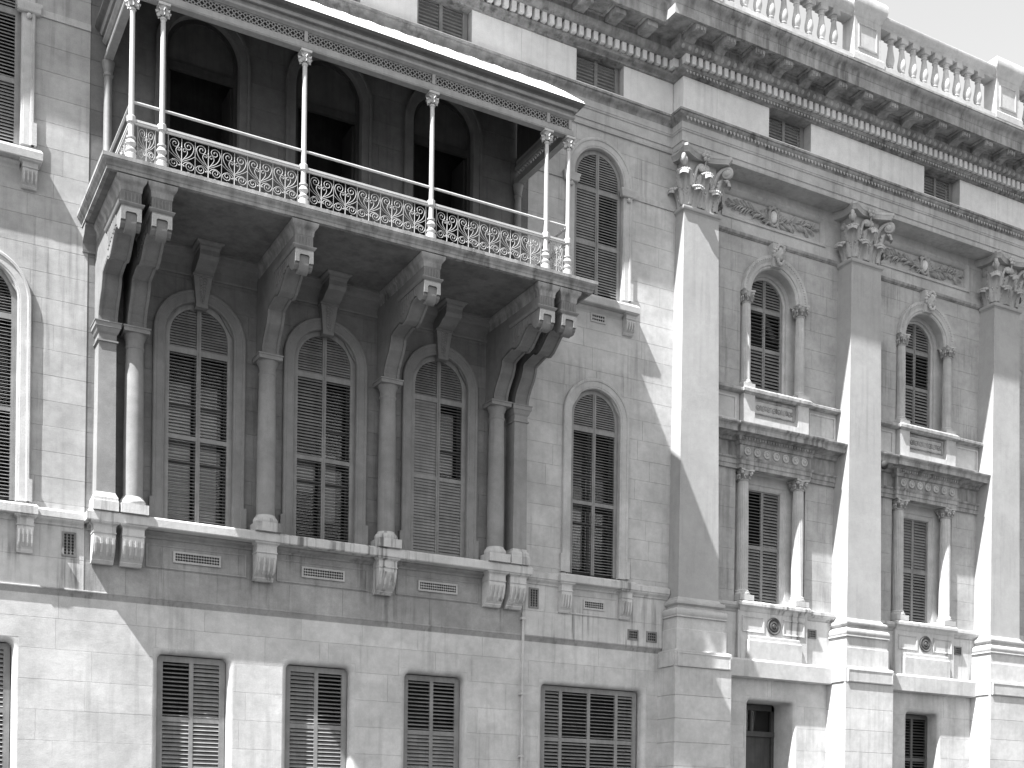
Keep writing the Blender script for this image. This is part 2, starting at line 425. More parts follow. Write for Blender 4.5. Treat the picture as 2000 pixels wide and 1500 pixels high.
# leaf carving on bed mould and architrave crown of the wing (too small to pick apart)
def leafrow(z, d, pitch, h, x0, x1, name, par):
    mb = MB(); x = x0
    while x < x1:
        mb.add([(x - pitch * .4, d - .02, z + h), (x + pitch * .4, d - .02, z + h), (x + pitch * .28, d + .015, z + h * .35), (x, d + .012, z - .01), (x - pitch * .28, d + .015, z + h * .35), (x, d + .035, z + h * .55)],
               [(0, 1, 5), (1, 2, 5), (2, 3, 5), (3, 4, 5), (4, 0, 5)]); x += pitch
    mb.build(name, 'carve', par, kind='stuff')
leafrow(6.805, .565, .105, .10, 14.0, 27, 'carved_leaves', c_r)
leafrow(5.605, .60, .115, .12, 14.0, 27, 'carved_leaves', c_r)
# modillions with scrolled brackets
mod = MB()
mod.prismx(-.15, .15, [(.0, .19), (.0, .0), (.06, -.03), (.2, .04), (.34, .03), (.46, -.015), (.54, .0), (.56, .06), (.56, .19)])
mod.sweep([(-.15, 0), (-.15, .56), (.15, .56), (.15, 0)], [(0, .15), (.035, .155), (.05, .19), (0, .19)])
mod.box(-.11, -.06, .561, .575, .02, .10); mod.box(-.025, .025, .561, .58, .0, .10); mod.box(.06, .11, .561, .575, .02, .10)
mm = mod.mesh('modillion', 35)
mod2 = MB(); mod2.prismx(-.15, .15, [(.0, .19), (.0, .02), (.5, .02), (.5, .19)]); mm2 = mod2.mesh('modillion')
for i in range(7): link('modillion', mm2, CN_L, 'soil', T(12.69 - .9375 * i, .42, 7.335))
for i in range(14):
    x = 13.80 + .932 * i
    if x < 27: link('modillion', mm, CN_R, 'soil', T(x, .84, 7.335))
# soffit coffers between the modillions
cof = MB(); cof.sweep([(-.24, -.22), (-.24, .22), (.24, .22), (.24, -.22)][::1], [(0, 0), (.05, 0), (.05, -.045), (0, -.03)], closed=True); cfm = cof.mesh('soffit_coffer')
for i in range(13):
    x = 14.266 + .932 * i
    if x < 27: link('soffit_coffer', cfm, CN_R, 'soil', T(x, 1.12, 7.528))
for i in range(6): link('soffit_coffer', cfm, CN_L, 'soil', T(12.22 - .9375 * i, .70, 7.528))

# ---- balustrade over the wing
bal = MB(); bal.sweep([(14.6, .1), (XR, .1)], [(-.24, 8.2), (.26, 8.2), (.26, 9.22), (.22, 9.25), (-.24, 9.25)])
BAL = bal.build('balustrade', 'trim', BLD)
tr = MB(); tr.sweep([(14.2, .1), (XR, .1)], close([(.13, 10.35), (.14, 10.42), (.20, 10.46), (.24, 10.56), (.24, 10.64), (.20, 10.68)], -.24)); tr.build('top_rail', 'trim', BAL, 35)
bp = [(.12, 9.25), (.12, 9.36)]
bpr = [(.09, 9.36), (.075, 9.40), (.062, 9.43), (.09, 9.445), (.09, 9.47), (.075, 9.48), (.105, 9.54), (.122, 9.62), (.118, 9.70), (.10, 9.80), (.082, 9.92), (.070, 10.04), (.066, 10.09), (.088, 10.10), (.088, 10.13), (.07, 10.145), (.075, 10.18), (.10, 10.21)]
bb = MB(); bb.lathe(0, 0, [(r, z) for r, z in bpr], 14); bb.box(-.125, .125, -.125, .125, 9.24, 9.36); bb.box(-.13, .13, -.13, .13, 10.22, 10.36)
bmesh_ = bb.mesh('baluster', 40)
for ax in P_X[:3]:
    pr = MB(); pr.box(ax - .5, ax + .5, -.16, .30, 9.1, 10.36)
    pr.sweep([(ax - .36, 9.5), (ax - .36, 10.2), (ax + .36, 10.2), (ax + .36, 9.5)], [(0, .302), (0, .32), (-.04, .325), (-.05, .302)], 'xz', closed=True)
    pr.build('pier', 'trim', BAL)
    pc = MB(); pc.sweep([(ax - .5, -.2), (ax - .5, .30), (ax + .5, .30), (ax + .5, -.2)], close([(.0, 10.362), (.03, 10.42), (.05, 10.5), (.12, 10.58), (.14, 10.68), (.14, 10.84), (.09, 10.92)], -.4)); pc.build('pier_cap', 'trim', BAL, 35)
    ps = MB(); ps.sweep([(ax - .5, -.2), (ax - .5, .30), (ax + .5, .30), (ax + .5, -.2)], close([(.08, 9.12), (.08, 9.30), (.03, 9.36), (.0, 9.37)], -.3)); ps.build('pier_base', 'trim', BAL)
for ax in (P_X[0], P_X[1], P_X[2]):
    for i in range(9):
        x = ax + 1.07 + .4475 * i
        if x < 27.5: link('baluster', bmesh_, BAL, 'trim', T(x, .1, 0))

# ---- string courses and ledges of the plain front
for xa, xb in ((XL, -3.34), (-1.36, BX0), (BX1, 10.78), (12.76, 14.1)): MB().sweep([(xa, 0), (xb, 0)], close([(.0, 3.532), (.025, 3.535), (.03, 3.66), (.0, 3.68)], -.1)).build('string_course', 'trim', BLD)
def sillstring(x0, x1):
    MB().sweep([(x0, 0), (x1, 0)], close([(.02, -6.44)] + cyma(.03, -6.43, .11, -6.31) + [(.13, -6.30), (.13, -6.18), (.03, -6.12)], -.1)).build('sill_course', 'stain', BLD, 35)
sillstring(XL, -.36); sillstring(9.78, 14.0)
MB().sweep([(XL, 0), (13.83, 0)], close([(-.044, -7.82), (-.038, -7.80), (.0, -7.715), (.012, -7.70), (.012, -7.68), (.0, -7.668)], -.2)).build('plinth_ledge', 'apron', BLD)  # darker stone puts the shade of the underside into the colour

# ------------------------------------------------------------------ shutters, surrounds, glazing
slat_u = {}
SLATS = [0]
def slat_mesh(ch):
    if ch not in slat_u:
        slat_u[ch] = MB().prismx(-.5, .5, [(-ch / 2, -.003), (-ch / 2 + .004, -.005), (ch / 2 - .004, -.005), (ch / 2, -.002), (ch / 2, .003), (ch / 2 - .004, .005), (-ch / 2 + .004, .005), (-ch / 2, .002)]).mesh('slat')
    return slat_u[ch]
def slat_field(parent, z0, z1, xl, xr, d, pitch, tilt, single, mat, joined):
    ch = round(pitch * 1.12, 4); n = max(1, int((z1 - z0) / pitch)); pp = (z1 - z0) / n
    for i in range(n):
        z = z0 + pp * (i + .5); a, b = xl(z), xr(z)
        if b - a < .06: continue
        t = tilt + R.uniform(-2.5, 2.5)
        m = T((a + b) / 2, d, z) @ Matrix.Rotation(rad(t), 4, 'X') @ Matrix.Diagonal((b - a, 1, 1, 1))
        if single: link('slat', slat_mesh(ch), parent, mat, m); SLATS[0] += 1
        else:
            k = len(joined.v); me = slat_mesh(ch)
            for v in me.vertices:
                q = m @ v.co; joined.v.append((q.x, q.y, q.z))
            joined.f += [[k + q for q in p.vertices] for p in me.polygons]
# tilt: 0 is level (open); positive turns the outer edge down

def arched_window(cx, hw, z0, zs, d, bars, panels, single=False, mat='shut', pitch=(.054, .068), surround=True, sill=None, glass=True, sw=.25, fw=.055, mull=True, smat='trim'):
    zt = zs + hw
    fr = MB(); path = arch(cx, hw, z0, zs, 20)
    fr.sweep(path, [(-fw, d - .03), (-fw, d + .03), (0, d + .03), (.10, d + .02), (.10, d - .03)], 'xz')
    if mull: fr.box(cx - .045, cx + .045, d - .028, d + .032, z0, zt - fw * .5); fr.box(cx - .008, cx + .008, d + .033, d + .045, z0, zt - fw)
    for zb, h in bars: fr.box(cx - hw + fw - .004, cx + hw - fw + .004, d - .026, d + .028, zb - h, zb + h)
    wn = fr.build('window', mat, BLD)
    joined = MB()
    def lim(z):
        if z <= zs: return hw - fw
        q = (hw - fw) ** 2 - (z - zs) ** 2; return math.sqrt(q) if q > 0 else 0
    zz = [z0 + .03] + [q for b in bars for q in (b[0] - b[1], b[0] + b[1])] + [zt - fw]
    m = .045 if mull else 0
    for k in range(len(zz) // 2):
        a, b = zz[2 * k], zz[2 * k + 1]
        for side in (0, 1):
            tilt, mt = panels[k][side]
            p = pitch[0] if k == len(zz) // 2 - 1 else pitch[1]
            xl = (lambda z: cx - lim(z)) if side == 0 else (lambda z: cx + m)
            xr = (lambda z: cx - m) if side == 0 else (lambda z: cx + lim(z))
            slat_field(wn, a, b, xl, xr, d, p, tilt, single, mt, joined)
    if joined.v: link('louvre_slats', joined.mesh('louvre_slats'), wn, mat, None, 'stuff')
    if surround:
        sp = arch(cx, hw + .055, z0 - .02, zs, 24)
        s = MB(); s.sweep(sp, [(0, d - .04), (0, .015), (.012, .035), (.03, .04), (.045, .04), (.05, .05), (sw - .08, .055), (sw - .065, .075), (sw - .02, .078), (sw, .06), (sw + .005, -.03), (.2, -.05)], 'xz')
        for q in (-1, 1):
            e = cx + q * (hw + .055 + sw); s.box(e - .05 if q > 0 else e - .045, e + .045 if q > 0 else e + .05, -.02, .088, z0 - .02, z0 + .42)
        s.build('surround', smat, wn, 30)
    if glass: sash(wn, cx, hw, z0, zs)
    return wn
def sash(wn, cx, hw, z0, zs, d=-.30, reflection_sheet=None):
    s = MB(); s.sweep(arch(cx, hw, z0, zs, 14), [(-.06, d - .03), (-.06, d + .03), (.12, d + .03), (.12, d - .03)], 'xz')
    s.box(cx - .03, cx + .03, d - .02, d + .025, z0, zs + hw - .05)
    for t in (.02, .34, .64, .96):
        z = z0 + (zs - z0) * t; s.box(cx - hw + .05, cx + hw - .05, d - .022, d + .022, z - .035, z + .035)
    s.build('sash', 'shutd', wn)
    MB().prismd(d - .008, d, arch(cx, hw - .02, z0, zs, 12)).build('pane', 'glass', wn)
    if reflection_sheet:  # pale sheets added behind the pane to stand for bright reflections in it
        for i, (a, b, za, zb) in enumerate(reflection_sheet): MB().box(cx + a * hw, cx + b * hw, d - .07, d - .06, z0 + za, z0 + zb).build('reflection_sheet', 'reflection_sheet', wn)

OP, HALF, SHUT = 18, 40, 66
ZS0, SPR = -6.03, -2.145
lowbars = [(-4.26, .045), (-2.45, .055)]
# the three windows under the balcony and the two beside it
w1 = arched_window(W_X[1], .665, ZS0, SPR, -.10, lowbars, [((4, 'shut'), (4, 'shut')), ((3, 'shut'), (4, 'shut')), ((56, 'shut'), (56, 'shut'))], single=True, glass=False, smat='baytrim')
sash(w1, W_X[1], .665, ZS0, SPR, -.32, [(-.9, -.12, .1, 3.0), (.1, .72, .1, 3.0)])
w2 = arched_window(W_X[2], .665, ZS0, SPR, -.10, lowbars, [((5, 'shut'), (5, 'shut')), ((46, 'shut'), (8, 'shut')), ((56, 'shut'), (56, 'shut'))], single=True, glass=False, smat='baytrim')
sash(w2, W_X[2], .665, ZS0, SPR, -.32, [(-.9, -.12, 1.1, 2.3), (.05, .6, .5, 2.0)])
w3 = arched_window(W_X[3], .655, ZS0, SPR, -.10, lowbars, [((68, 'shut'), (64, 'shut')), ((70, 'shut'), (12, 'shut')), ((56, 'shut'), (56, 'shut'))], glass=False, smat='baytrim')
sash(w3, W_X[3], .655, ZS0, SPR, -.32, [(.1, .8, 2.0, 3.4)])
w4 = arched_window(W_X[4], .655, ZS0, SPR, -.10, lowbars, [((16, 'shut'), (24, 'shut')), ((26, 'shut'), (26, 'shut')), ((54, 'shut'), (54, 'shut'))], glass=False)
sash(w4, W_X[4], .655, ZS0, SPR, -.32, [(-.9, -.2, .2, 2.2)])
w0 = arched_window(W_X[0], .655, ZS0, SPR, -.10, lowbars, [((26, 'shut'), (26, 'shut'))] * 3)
upbars = [(2.16, .05), (3.50, .05)]
for c in (W_X[0], W_X[4]):
    arched_window(c, .655, .95, 3.80, -.10, upbars, [((56, 'shut'), (54, 'shut')), ((62, 'shut'), (44, 'shut')), ((54, 'shut'), (54, 'shut'))], pitch=(.058, .066))
# keystones of crushed lilies are gone: plain arches; impost blocks and pilaster strips of the upper windows
for c in (W_X[0], W_X[4]):
    for q in (-1, 1):
        i = MB(); i.sweep([(c + q * .84 - .19, 0), (c + q * .84 - .19, .085), (c + q * .84 + .19, .085), (c + q * .84 + .19, 0)], close([(.0, 3.50), (.02, 3.52), (.03, 3.62), (.05, 3.66), (.05, 3.69)], -.08)); i.ball(c + q * .84, .085, 3.43, .05, .04, .06)
        i.build('impost_block', 'trim', BLD, 35)

# ---- upper openings behind the balcony: arched doors, dark lunette
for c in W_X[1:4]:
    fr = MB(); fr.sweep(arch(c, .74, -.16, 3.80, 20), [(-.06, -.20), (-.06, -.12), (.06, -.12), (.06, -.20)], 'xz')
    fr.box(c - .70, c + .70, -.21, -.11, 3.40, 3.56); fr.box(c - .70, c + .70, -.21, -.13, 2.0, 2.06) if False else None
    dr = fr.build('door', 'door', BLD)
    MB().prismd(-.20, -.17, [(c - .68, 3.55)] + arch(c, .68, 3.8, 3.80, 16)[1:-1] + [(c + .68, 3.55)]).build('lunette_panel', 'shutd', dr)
    for q in (-1, 1):
        lf = MB(); a = .9
        lf.box(c + q * .66 - .03, c + q * .66 + .03, -.85, -.22, -.16, 3.38); lf.build('door_leaf', 'door', dr)
    sp = arch(c, .76, -.18, 3.80, 24)
    MB().sweep(sp, [(0, -.16), (0, .015), (.012, .04), (.16, .05), (.17, .075), (.22, .078), (.235, .06), (.235, -.03)], 'xz').build('surround', 'bayup', dr, 30)

# ---- attic windows
def louvre_rect(cx, hw, z0, z1, d, pitch, tilts, mat='shut', bars=(), name='window', fw=.045, mull=.045, leaves=None, single=False, reveal=None):
    fr = MB(); fr.sweep([(cx - hw, z0), (cx - hw, z1), (cx + hw, z1), (cx + hw, z0)], [(-fw, d - .03), (-fw, d + .03), (.08, d + .03), (.08, d - .03)], 'xz', closed=True)
    xs = leaves or [-hw, 0, hw]
    for x in xs[1:-1]: fr.box(cx + x - mull, cx + x + mull, d - .028, d + .032, z0 + .01, z1 - .01)
    for b, h in bars: fr.box(cx - hw + fw - .01, cx + hw - fw + .01, d - .026, d + .028, b - h, b + h)
    wn = fr.build(name, mat, BLD); joined = MB()
    zz = [z0 + fw] + [q for b in bars for q in (b[0] - b[1], b[0] + b[1])] + [z1 - fw]
    for k in range(len(zz) // 2):
        for j in range(len(xs) - 1):
            a = cx + xs[j] + (fw if j == 0 else mull); b = cx + xs[j + 1] - (fw if j == len(xs) - 2 else mull)
            t = tilts[k][j] if isinstance(tilts[0], (list, tuple)) else tilts[j]
            slat_field(wn, zz[2 * k], zz[2 * k + 1], (lambda z, a=a: a), (lambda z, b=b: b), d, pitch, t, single, mat, joined)
    if joined.v: link('louvre_slats', joined.mesh('louvre_slats'), wn, mat, None, 'stuff')
    return wn
for c in W_X[2:]:
    w = louvre_rect(c - .02, .61, 6.06, 6.84, -.21, .078, [52, 54])
    r = MB(); r.sweep([(c - .695, 6.0), (c - .695, 6.855), (c + .695, 6.855), (c + .695, 6.0)], [(-.03, -.25), (0, -.24), (.0, -.003), (.02, -.003), (.02, -.3)], 'xz'); r.build('reveal', 'trim', w)
for c in BAY:
    w = louvre_rect(c, .62, 6.06, 6.82, .12, .078, [54, 56])
    r = MB(); r.sweep([(c - .725, 6.0), (c - .725, 6.835), (c + .725, 6.835), (c + .725, 6.0)], [(-.05, .1), (0, .12), (.0, .417), (.02, .417), (.02, .0)], 'xz'); r.build('reveal', 'trim', w)

# ---- basement windows with round-nosed reveals
for i, (c, h) in enumerate(BW):
    if i == 4: w = louvre_rect(c, 1.33, -11.8, -8.90, -.27, .085, [[36, 30, 30, 36], [36, 20, 20, 36]], 'shut', [(-10.13, .05)], leaves=[-1.33, -.84, -.02, .80, 1.33])
    else:
        t = [[[30, 40], [50, 50]], [[50, 50], [24, 50]], [[50, 50], [50, 24]], [[50, 50], [24, 26]]][i]
        w = louvre_rect(c, h - .10, -11.8, -8.90, -.27, .085, t, 'shut', [(-10.14, .05)], single=(i == 1))
    q = .11; pr = [(q - q * sin(PI / 2 * k / 6), -.045 - q + q * cos(PI / 2 * k / 6)) for k in range(7)]
    s = MB(); s.sweep(rrect(c - h, c + h, -11.9, BTOP, .13, 6), [(q, -.3)] + [(q, -.05)] + pr[0:] + [(0, -.33)], 'xz'); s.build('reveal', 'base', w, 40)
    MB().prismd(-.065, -.052, rrect(c - h - q - .01, c + h + q + .01, BTOP - .16, BTOP + q + .01, .02)) if False else None
    f = MB(); rr_ = rrect(c - h - .098, c + h + .098, BTOP - .2, BTOP + .098, .225, 8)     # stone that fills the square corners of the hole
    for sx in (-1, 1):
        xo = c + sx * (h + .10); zo = BTOP + .10
        arcp = [(xo - sx * (.225 - .225 * cos(PI / 2 * k / 8)), zo - .225 + .225 * sin(PI / 2 * k / 8)) for k in range(9)]
        f.prismd(-.3, -.0475, (arcp + [(xo, zo)])[::sx])
    f.build('corner_stone', 'base', w)

# ---- sill slab of the central bay, column plinths, consoles, spandrel panels, grilles
MB().sweep([(-.36, 0), (-.36, .43), (9.78, .43), (9.78, 0)], close([(-.02, -6.33), (.0, -6.31), (.005, -6.16), (-.03, -6.12)], -.3)).build('sill', 'stain', BLD)
MB().sweep([(-.30, 0), (9.72, 0)], close([(.02, -6.46)] + cyma(.03, -6.44, .16, -6.36) + [(.17, -6.355), (.17, -6.332)], -.05)).build('sill_mould', 'apron', BLD, 35)
def console(cx, w, z0, z1, dd, mat='stain', parent=BLD, mould=True):
    h = z1 - z0
    pr = [(0, z1), (dd, z1), (dd, z1 - .28 * h), (dd - .01, z1 - .30 * h), (dd + .0, z1 - .38 * h), (dd - .02, z1 - .55 * h), (dd * .78, z1 - .75 * h), (dd * .52, z1 - .88 * h), (dd * .45, z1 - .90 * h), (dd * .45, z1 - .93 * h), (dd * .36, z1 - .97 * h), (dd * .3, z0), (0, z0)]
    c = MB().prismx(cx - w / 2, cx + w / 2, pr).build('console', mat, parent, 30)
    for k in (-1, 0, 1):
        x = cx + k * w * .26
        e = .012
        fl = MB(); q = [(dd - .004, z1 - .40 * h), (dd - .02 + e * .2, z1 - .55 * h), (dd * .78 + e * .2, z1 - .75 * h), (dd * .60, z1 - .84 * h)]
        # raised ribs between the three sunk flutes
        for x2 in ((x - w * .13),) + ((x + w * .13,) if k == 1 else ()):
            fl.prismx(x2 - w * .05, x2 + w * .05, [(a + .035, b) for a, b in q] + [(a - .02, b) for a, b in q[::-1]])
        fl.build('rib', mat, c)
    if mould:
        MB().sweep([(cx - w / 2, 0), (cx - w / 2, dd), (cx + w / 2, dd), (cx + w / 2, 0)], close([(.0, z1 - .10 * h)] + cyma(.005, z1 - .09 * h, .06, z1 - .005) + [(.065, z1)], -.03)).build('crown', mat, c, 35)
        MB().sweep([(cx - w / 2, 0), (cx - w / 2, dd), (cx + w / 2, dd), (cx + w / 2, 0)], close([(.0, z1 - .285 * h), (.012, z1 - .28 * h), (.012, z1 - .25 * h), (0, z1 - .245 * h)], -.03)).build('fillet', mat, c)
    return c
CB = [-.01, .55, 3.32, 6.10, 8.87, 9.43]
for i, x in enumerate(CB): console(x - .03 * 0, .43 if 0 < i < 5 else .43, -7.12, -6.335, .37)
for c in (W_X[4], W_X[0]):
    MB().sweep([(c - 1.10, 0), (c - 1.10, .25), (c + 1.10, .25), (c + 1.10, 0)], close([(-.02, -6.34), (.0, -6.32), (.005, -6.17), (-.03, -6.13)], -.3)).build('sill', 'stain', BLD)
    MB().sweep([(c - 1.10, 0), (c - 1.10, .26), (c + 1.10, .26), (c + 1.10, 0)], close([(-.02, .56), (.0, .58), (.005, .72), (-.03, .78)], -.3)).build('sill', 'trim', BLD)
    for q in (-1, 1): console(c + q * .88, .30, -7.06, -6.345, .18); console(c + q * .88, .28, .06, .555, .19, 'trim')
    MB().sweep([(c - .7, 0), (c + .7, 0)], close([(.0, .42)] + cyma(.01, .43, .10, .54) + [(.10, .555)], -.05)).build('sill_mould', 'trim', BLD, 35)
def grille(x0, x1, z0, z1, d=0, plain=False):
    f = MB(); f.sweep([(x0, z0), (x0, z1), (x1, z1), (x1, z0)], [(-.012, d - .01), (-.012, d + .02), (.03, d + .016), (.03, d - .01)], 'xz', closed=True)
    o = f.build('vent_grille', 'trim' if not plain else 'ironwork', BLD)
    MB().box(x0, x1, d - .02, d + .001, z0, z1).build('vent_opening', 'dark', o)
    b = MB(); p = .055; n = int((x1 - x0) / p) or 1; m = int((z1 - z0) / p) or 1; px_, pz = (x1 - x0) / n, (z1 - z0) / m
    for i in range(n):
        for j in range(m):
            cx, cz = x0 + (i + .5) * px_, z0 + (j + .5) * pz; r = min(px_, pz) * .42
            ring = [(cx + r * cos(a), cz + r * sin(a)) for a in [k * PI / 4 for k in range(8)]]
            b.sweep(ring, [(0, d + .003), (0, d + .012), (-.011, d + .012), (-.011, d + .003)][::-1], 'xz', closed=True)
    for i in range(n + 1): b.box(x0 + i * px_ - .005, x0 + i * px_ + .005, d + .002, d + .01, z0, z1)
    for j in range(m + 1): b.box(x0, x1, d + .002, d + .0095, z0 + j * pz - .005, z0 + j * pz + .005)
    b.build('lattice', 'pale' if not plain else 'ironwork', o)
def panel(x0, x1, z0, z1, d=0, mat='trim'):
    MB().sweep([(x0, z0), (x0, z1), (x1, z1), (x1, z0)], [(0, d - .02), (0, d + .012), (.022, d + .02), (.035, d + .02), (.04, d - .02)], 'xz', closed=True).build('panel_frame', mat, BLD)
for c in W_X[1:4]:
    panel(c - 1.02, c + 1.02, -7.02, -6.60, -.012, 'apron'); grille(c - .47, c + .47, -6.88, -6.70, .012)
panel(W_X[4] - .66, W_X[4] + .66, -7.02, -6.60); grille(W_X[4] - .28, W_X[4] + .28, -6.87, -6.70, .012)
grille(-.74, -.53, -7.00, -6.57, .006, True); grille(9.95, 10.16, -6.99, -6.56, .006, True)
grille(12.82, 13.08, -7.51, -7.31, .006, True); grille(13.39, 13.65, -7.52, -7.31, .006, True)
grille(11.60, 11.98, .25, .41, .006)

# ---- columns and square piers under the balcony
def tuscan(cx, cd, r, zb, zt, square=False):
    h = zt - zb
    if not square:
        c = MB(); c.lathe(cx, cd, [(r * .985, zb + .36), (r, zb + .9), (r * .99, zb + h * .45), (r * .93, zb + h * .75), (r * .87, zt - .40)], 28).build('column', 'col', BLD, 50) if False else None
        m = MB(); m.lathe(cx, cd, [(r * .985, zb + .36), (r, zb + .9), (r * .99, zb + h * .45), (r * .93, zb + h * .75), (r * .87, zt - .40)], 28); c = m.build('column', 'col', BLD, 50)
        b = MB(); b.lathe(cx, cd, [(r * 1.25, zb + .19), (r * 1.32, zb + .22), (r * 1.32, zb + .27), (r * 1.2, zb + .31), (r * 1.08, zb + .33), (r * 1.02, zb + .365)], 28); b.box(cx - r * 1.36, cx + r * 1.36, cd - r * 1.3, cd + r * 1.36, zb, zb + .19); b.build('base', 'stain', c, 40)
        k = MB(); k.lathe(cx, cd, [(r * .88, zt - .41), (r * .96, zt - .39), (r * .96, zt - .36), (r * .88, zt - .35), (r * .89, zt - .24), (r * .97, zt - .21), (r * 1.12, zt - .14), (r * 1.16, zt - .11)], 28)
        k.box(cx - r * 1.28, cx + r * 1.28, cd - r * 1.2, cd + r * 1.28, zt - .11, zt - .03); k.box(cx - r * 1.36, cx + r * 1.36, cd - r * 1.2, cd + r * 1.36, zt - .03, zt); k.build('capital', 'col', c, 40)
    else:
        sq = lambda q: [(cx - r * q, -.02), (cx - r * q, cd + r * q), (cx + r * q, cd + r * q), (cx + r * q, -.02)]
        m = MB(); m.prismz(zb + .36, zt - .36, sq(1.0), sq(.92)); c = m.build('square_pier', 'col', BLD)
        b = MB(); b.sweep(sq(1), close([(r * .34, zb), (r * .34, zb + .19), (r * .28, zb + .2), (r * .28, zb + .26), (r * .1, zb + .32), (.0, zb + .37)], -.1)); b.build('base', 'stain', c)
        k = MB(); k.sweep(sq(.94), close([(.0, zt - .40), (.03, zt - .39), (.03, zt - .36), (0, zt - .35), (0, zt - .24), (.03, zt - .2), (.06, zt - .12), (.075, zt - .11), (.075, zt - .03), (.09, zt - .02), (.09, zt)], -.1)); k.build('capital', 'col', c)
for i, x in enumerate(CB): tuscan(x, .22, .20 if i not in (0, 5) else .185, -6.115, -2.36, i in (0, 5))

# ------------------------------------------------------------------ stone balcony
SLP = [(-.50, -.05), (-.50, 2.62), (10.02, 2.62), (10.02, -.05)]
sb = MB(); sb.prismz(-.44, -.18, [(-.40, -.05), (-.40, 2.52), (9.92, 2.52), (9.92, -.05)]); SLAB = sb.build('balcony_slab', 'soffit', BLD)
e = MB(); e.sweep(SLP, close([(-.09, -.43), (-.03, -.42), (-.03, -.36), (-.015, -.35)] + cyma(-.01, -.34, .05, -.24) + [(.06, -.235), (.06, -.165)], -.14)); e.build('slab_edge', 'soil', SLAB, 35)
# cornice where the slab meets the wall
sm = MB(); sm.sweep([(-.45, 0), (9.95, 0)], close([(.0, -.91), (.03, -.905), (.035, -.86), (.01, -.85), (.02, -.72), (.09, -.66), (.20, -.62), (.22, -.585), (.26, -.56), (.28, -.50), (.33, -.485), (.33, -.442)], -.05)); sm.build('soffit_mould', 'baytrim', SLAB, 35)
FLM = [MB().box(-.013, .013, -.005, .014, -.088, .088).mesh('flute'), MB().box(-.016, .01, -.03, .03, -.5, .5).mesh('flute')]
def bracket(cx):
    hw = .185
    pr = [(-.05, -.442), (2.50, -.442), (2.50, -1.22), (2.485, -1.30), (2.42, -1.36), (2.33, -1.36), (2.25, -1.31), (2.16, -1.22), (2.04, -1.19), (1.90, -1.24), (1.72, -1.38), (1.58, -1.48), (1.44, -1.52), (1.34, -1.50), (1.28, -1.45), (1.05, -1.49), (.86, -1.53), (.79, -1.56), (.765, -1.68), (.70, -1.82), (.56, -1.98), (.46, -2.12), (.405, -2.25), (.40, -2.36), (-.05, -2.36)]
    b = MB(); b.prismx(cx - hw, cx + hw, pr); o = b.build('bracket', 'bracket', SLAB)
    U = lambda q=0, f=2.50: [(cx - hw - q, .16), (cx - hw - q, f + q), (cx + hw + q, f + q), (cx + hw + q, .16)]
    MB().sweep(U(), close([(.0, -.60)] + cyma(.01, -.59, .085, -.47) + [(.09, -.445)], -.05)).build('bracket', 'bracket', SLAB, 35) if False else None
    c = MB(); c.sweep(U(), close([(.002, -.70), (.015, -.68), (.015, -.63)] + cyma(.02, -.62, .085, -.48) + [(.09, -.47), (.09, -.446)], -.03)); c.build('crown', 'soil', o, 35)
    f = MB(); f.sweep([(cx - hw, 1.2), (cx - hw, 2.50), (cx + hw, 2.50), (cx + hw, 1.2)], close([(.0, -.985), (.02, -.98), (.055, -.93), (.055, -.915), (.0, -.90)], -.03)); f.build('fillet', 'bracket', o, 35)
    for k in range(5): link('flute', FLM[0], o, 'bracket', T(cx - .13 + .065 * k, 2.50, -.81))
    for k in range(7):
        dd = 1.35 + .12 * k; h = .34 - .22 * (dd - 1.35); link('flute', FLM[1], o, 'bracket', T(cx - hw, dd, -1.0 - h / 2) @ Matrix.Diagonal((1, 1, h, 1)))
    # front plate with a square notch, the scroll hangs inside it
    n = MB(); n.prismd(2.499, 2.54, [(cx - hw, -1.245), (cx - .105, -1.245), (cx - .105, -1.12), (cx - .08, -1.09), (cx + .08, -1.09), (cx + .105, -1.12), (cx + .105, -1.245), (cx + hw, -1.245), (cx + hw, -.987), (cx - hw, -.987)]); n.build('nose_plate', 'bracket', o)
    n = MB(); n.prismx(cx - .10, cx + .10, [(2.30, -1.2), (2.505, -1.10), (2.51, -1.25), (2.49, -1.37), (2.44, -1.42), (2.36, -1.43), (2.29, -1.38), (2.25, -1.30)]); n.build('scroll', 'bracket', o, 40)
    rb = MB(); cv = [p for p in pr[7:-1]]
    for q in (-1, 1):
        x = cx + q * (hw - .028)
        up = [(a + .022 * 0 + .0, z) for a, z in cv]
        nn = normals2(up); out = [(p[0] + m_[0] * .022, p[1] + m_[1] * .022) for p, m_ in zip(up, nn)]; inn = [(p[0] - m_[0] * .02, p[1] - m_[1] * .02) for p, m_ in zip(up, nn)]
        for i in range(len(cv) - 1):
            if cv[i][0] > .4: rb.prismx(x - .028, x + .029, [out[i], out[i + 1], inn[i + 1], inn[i]])
    rb.build('edge_roll', 'bracket', o)
for x in CB: bracket(x)
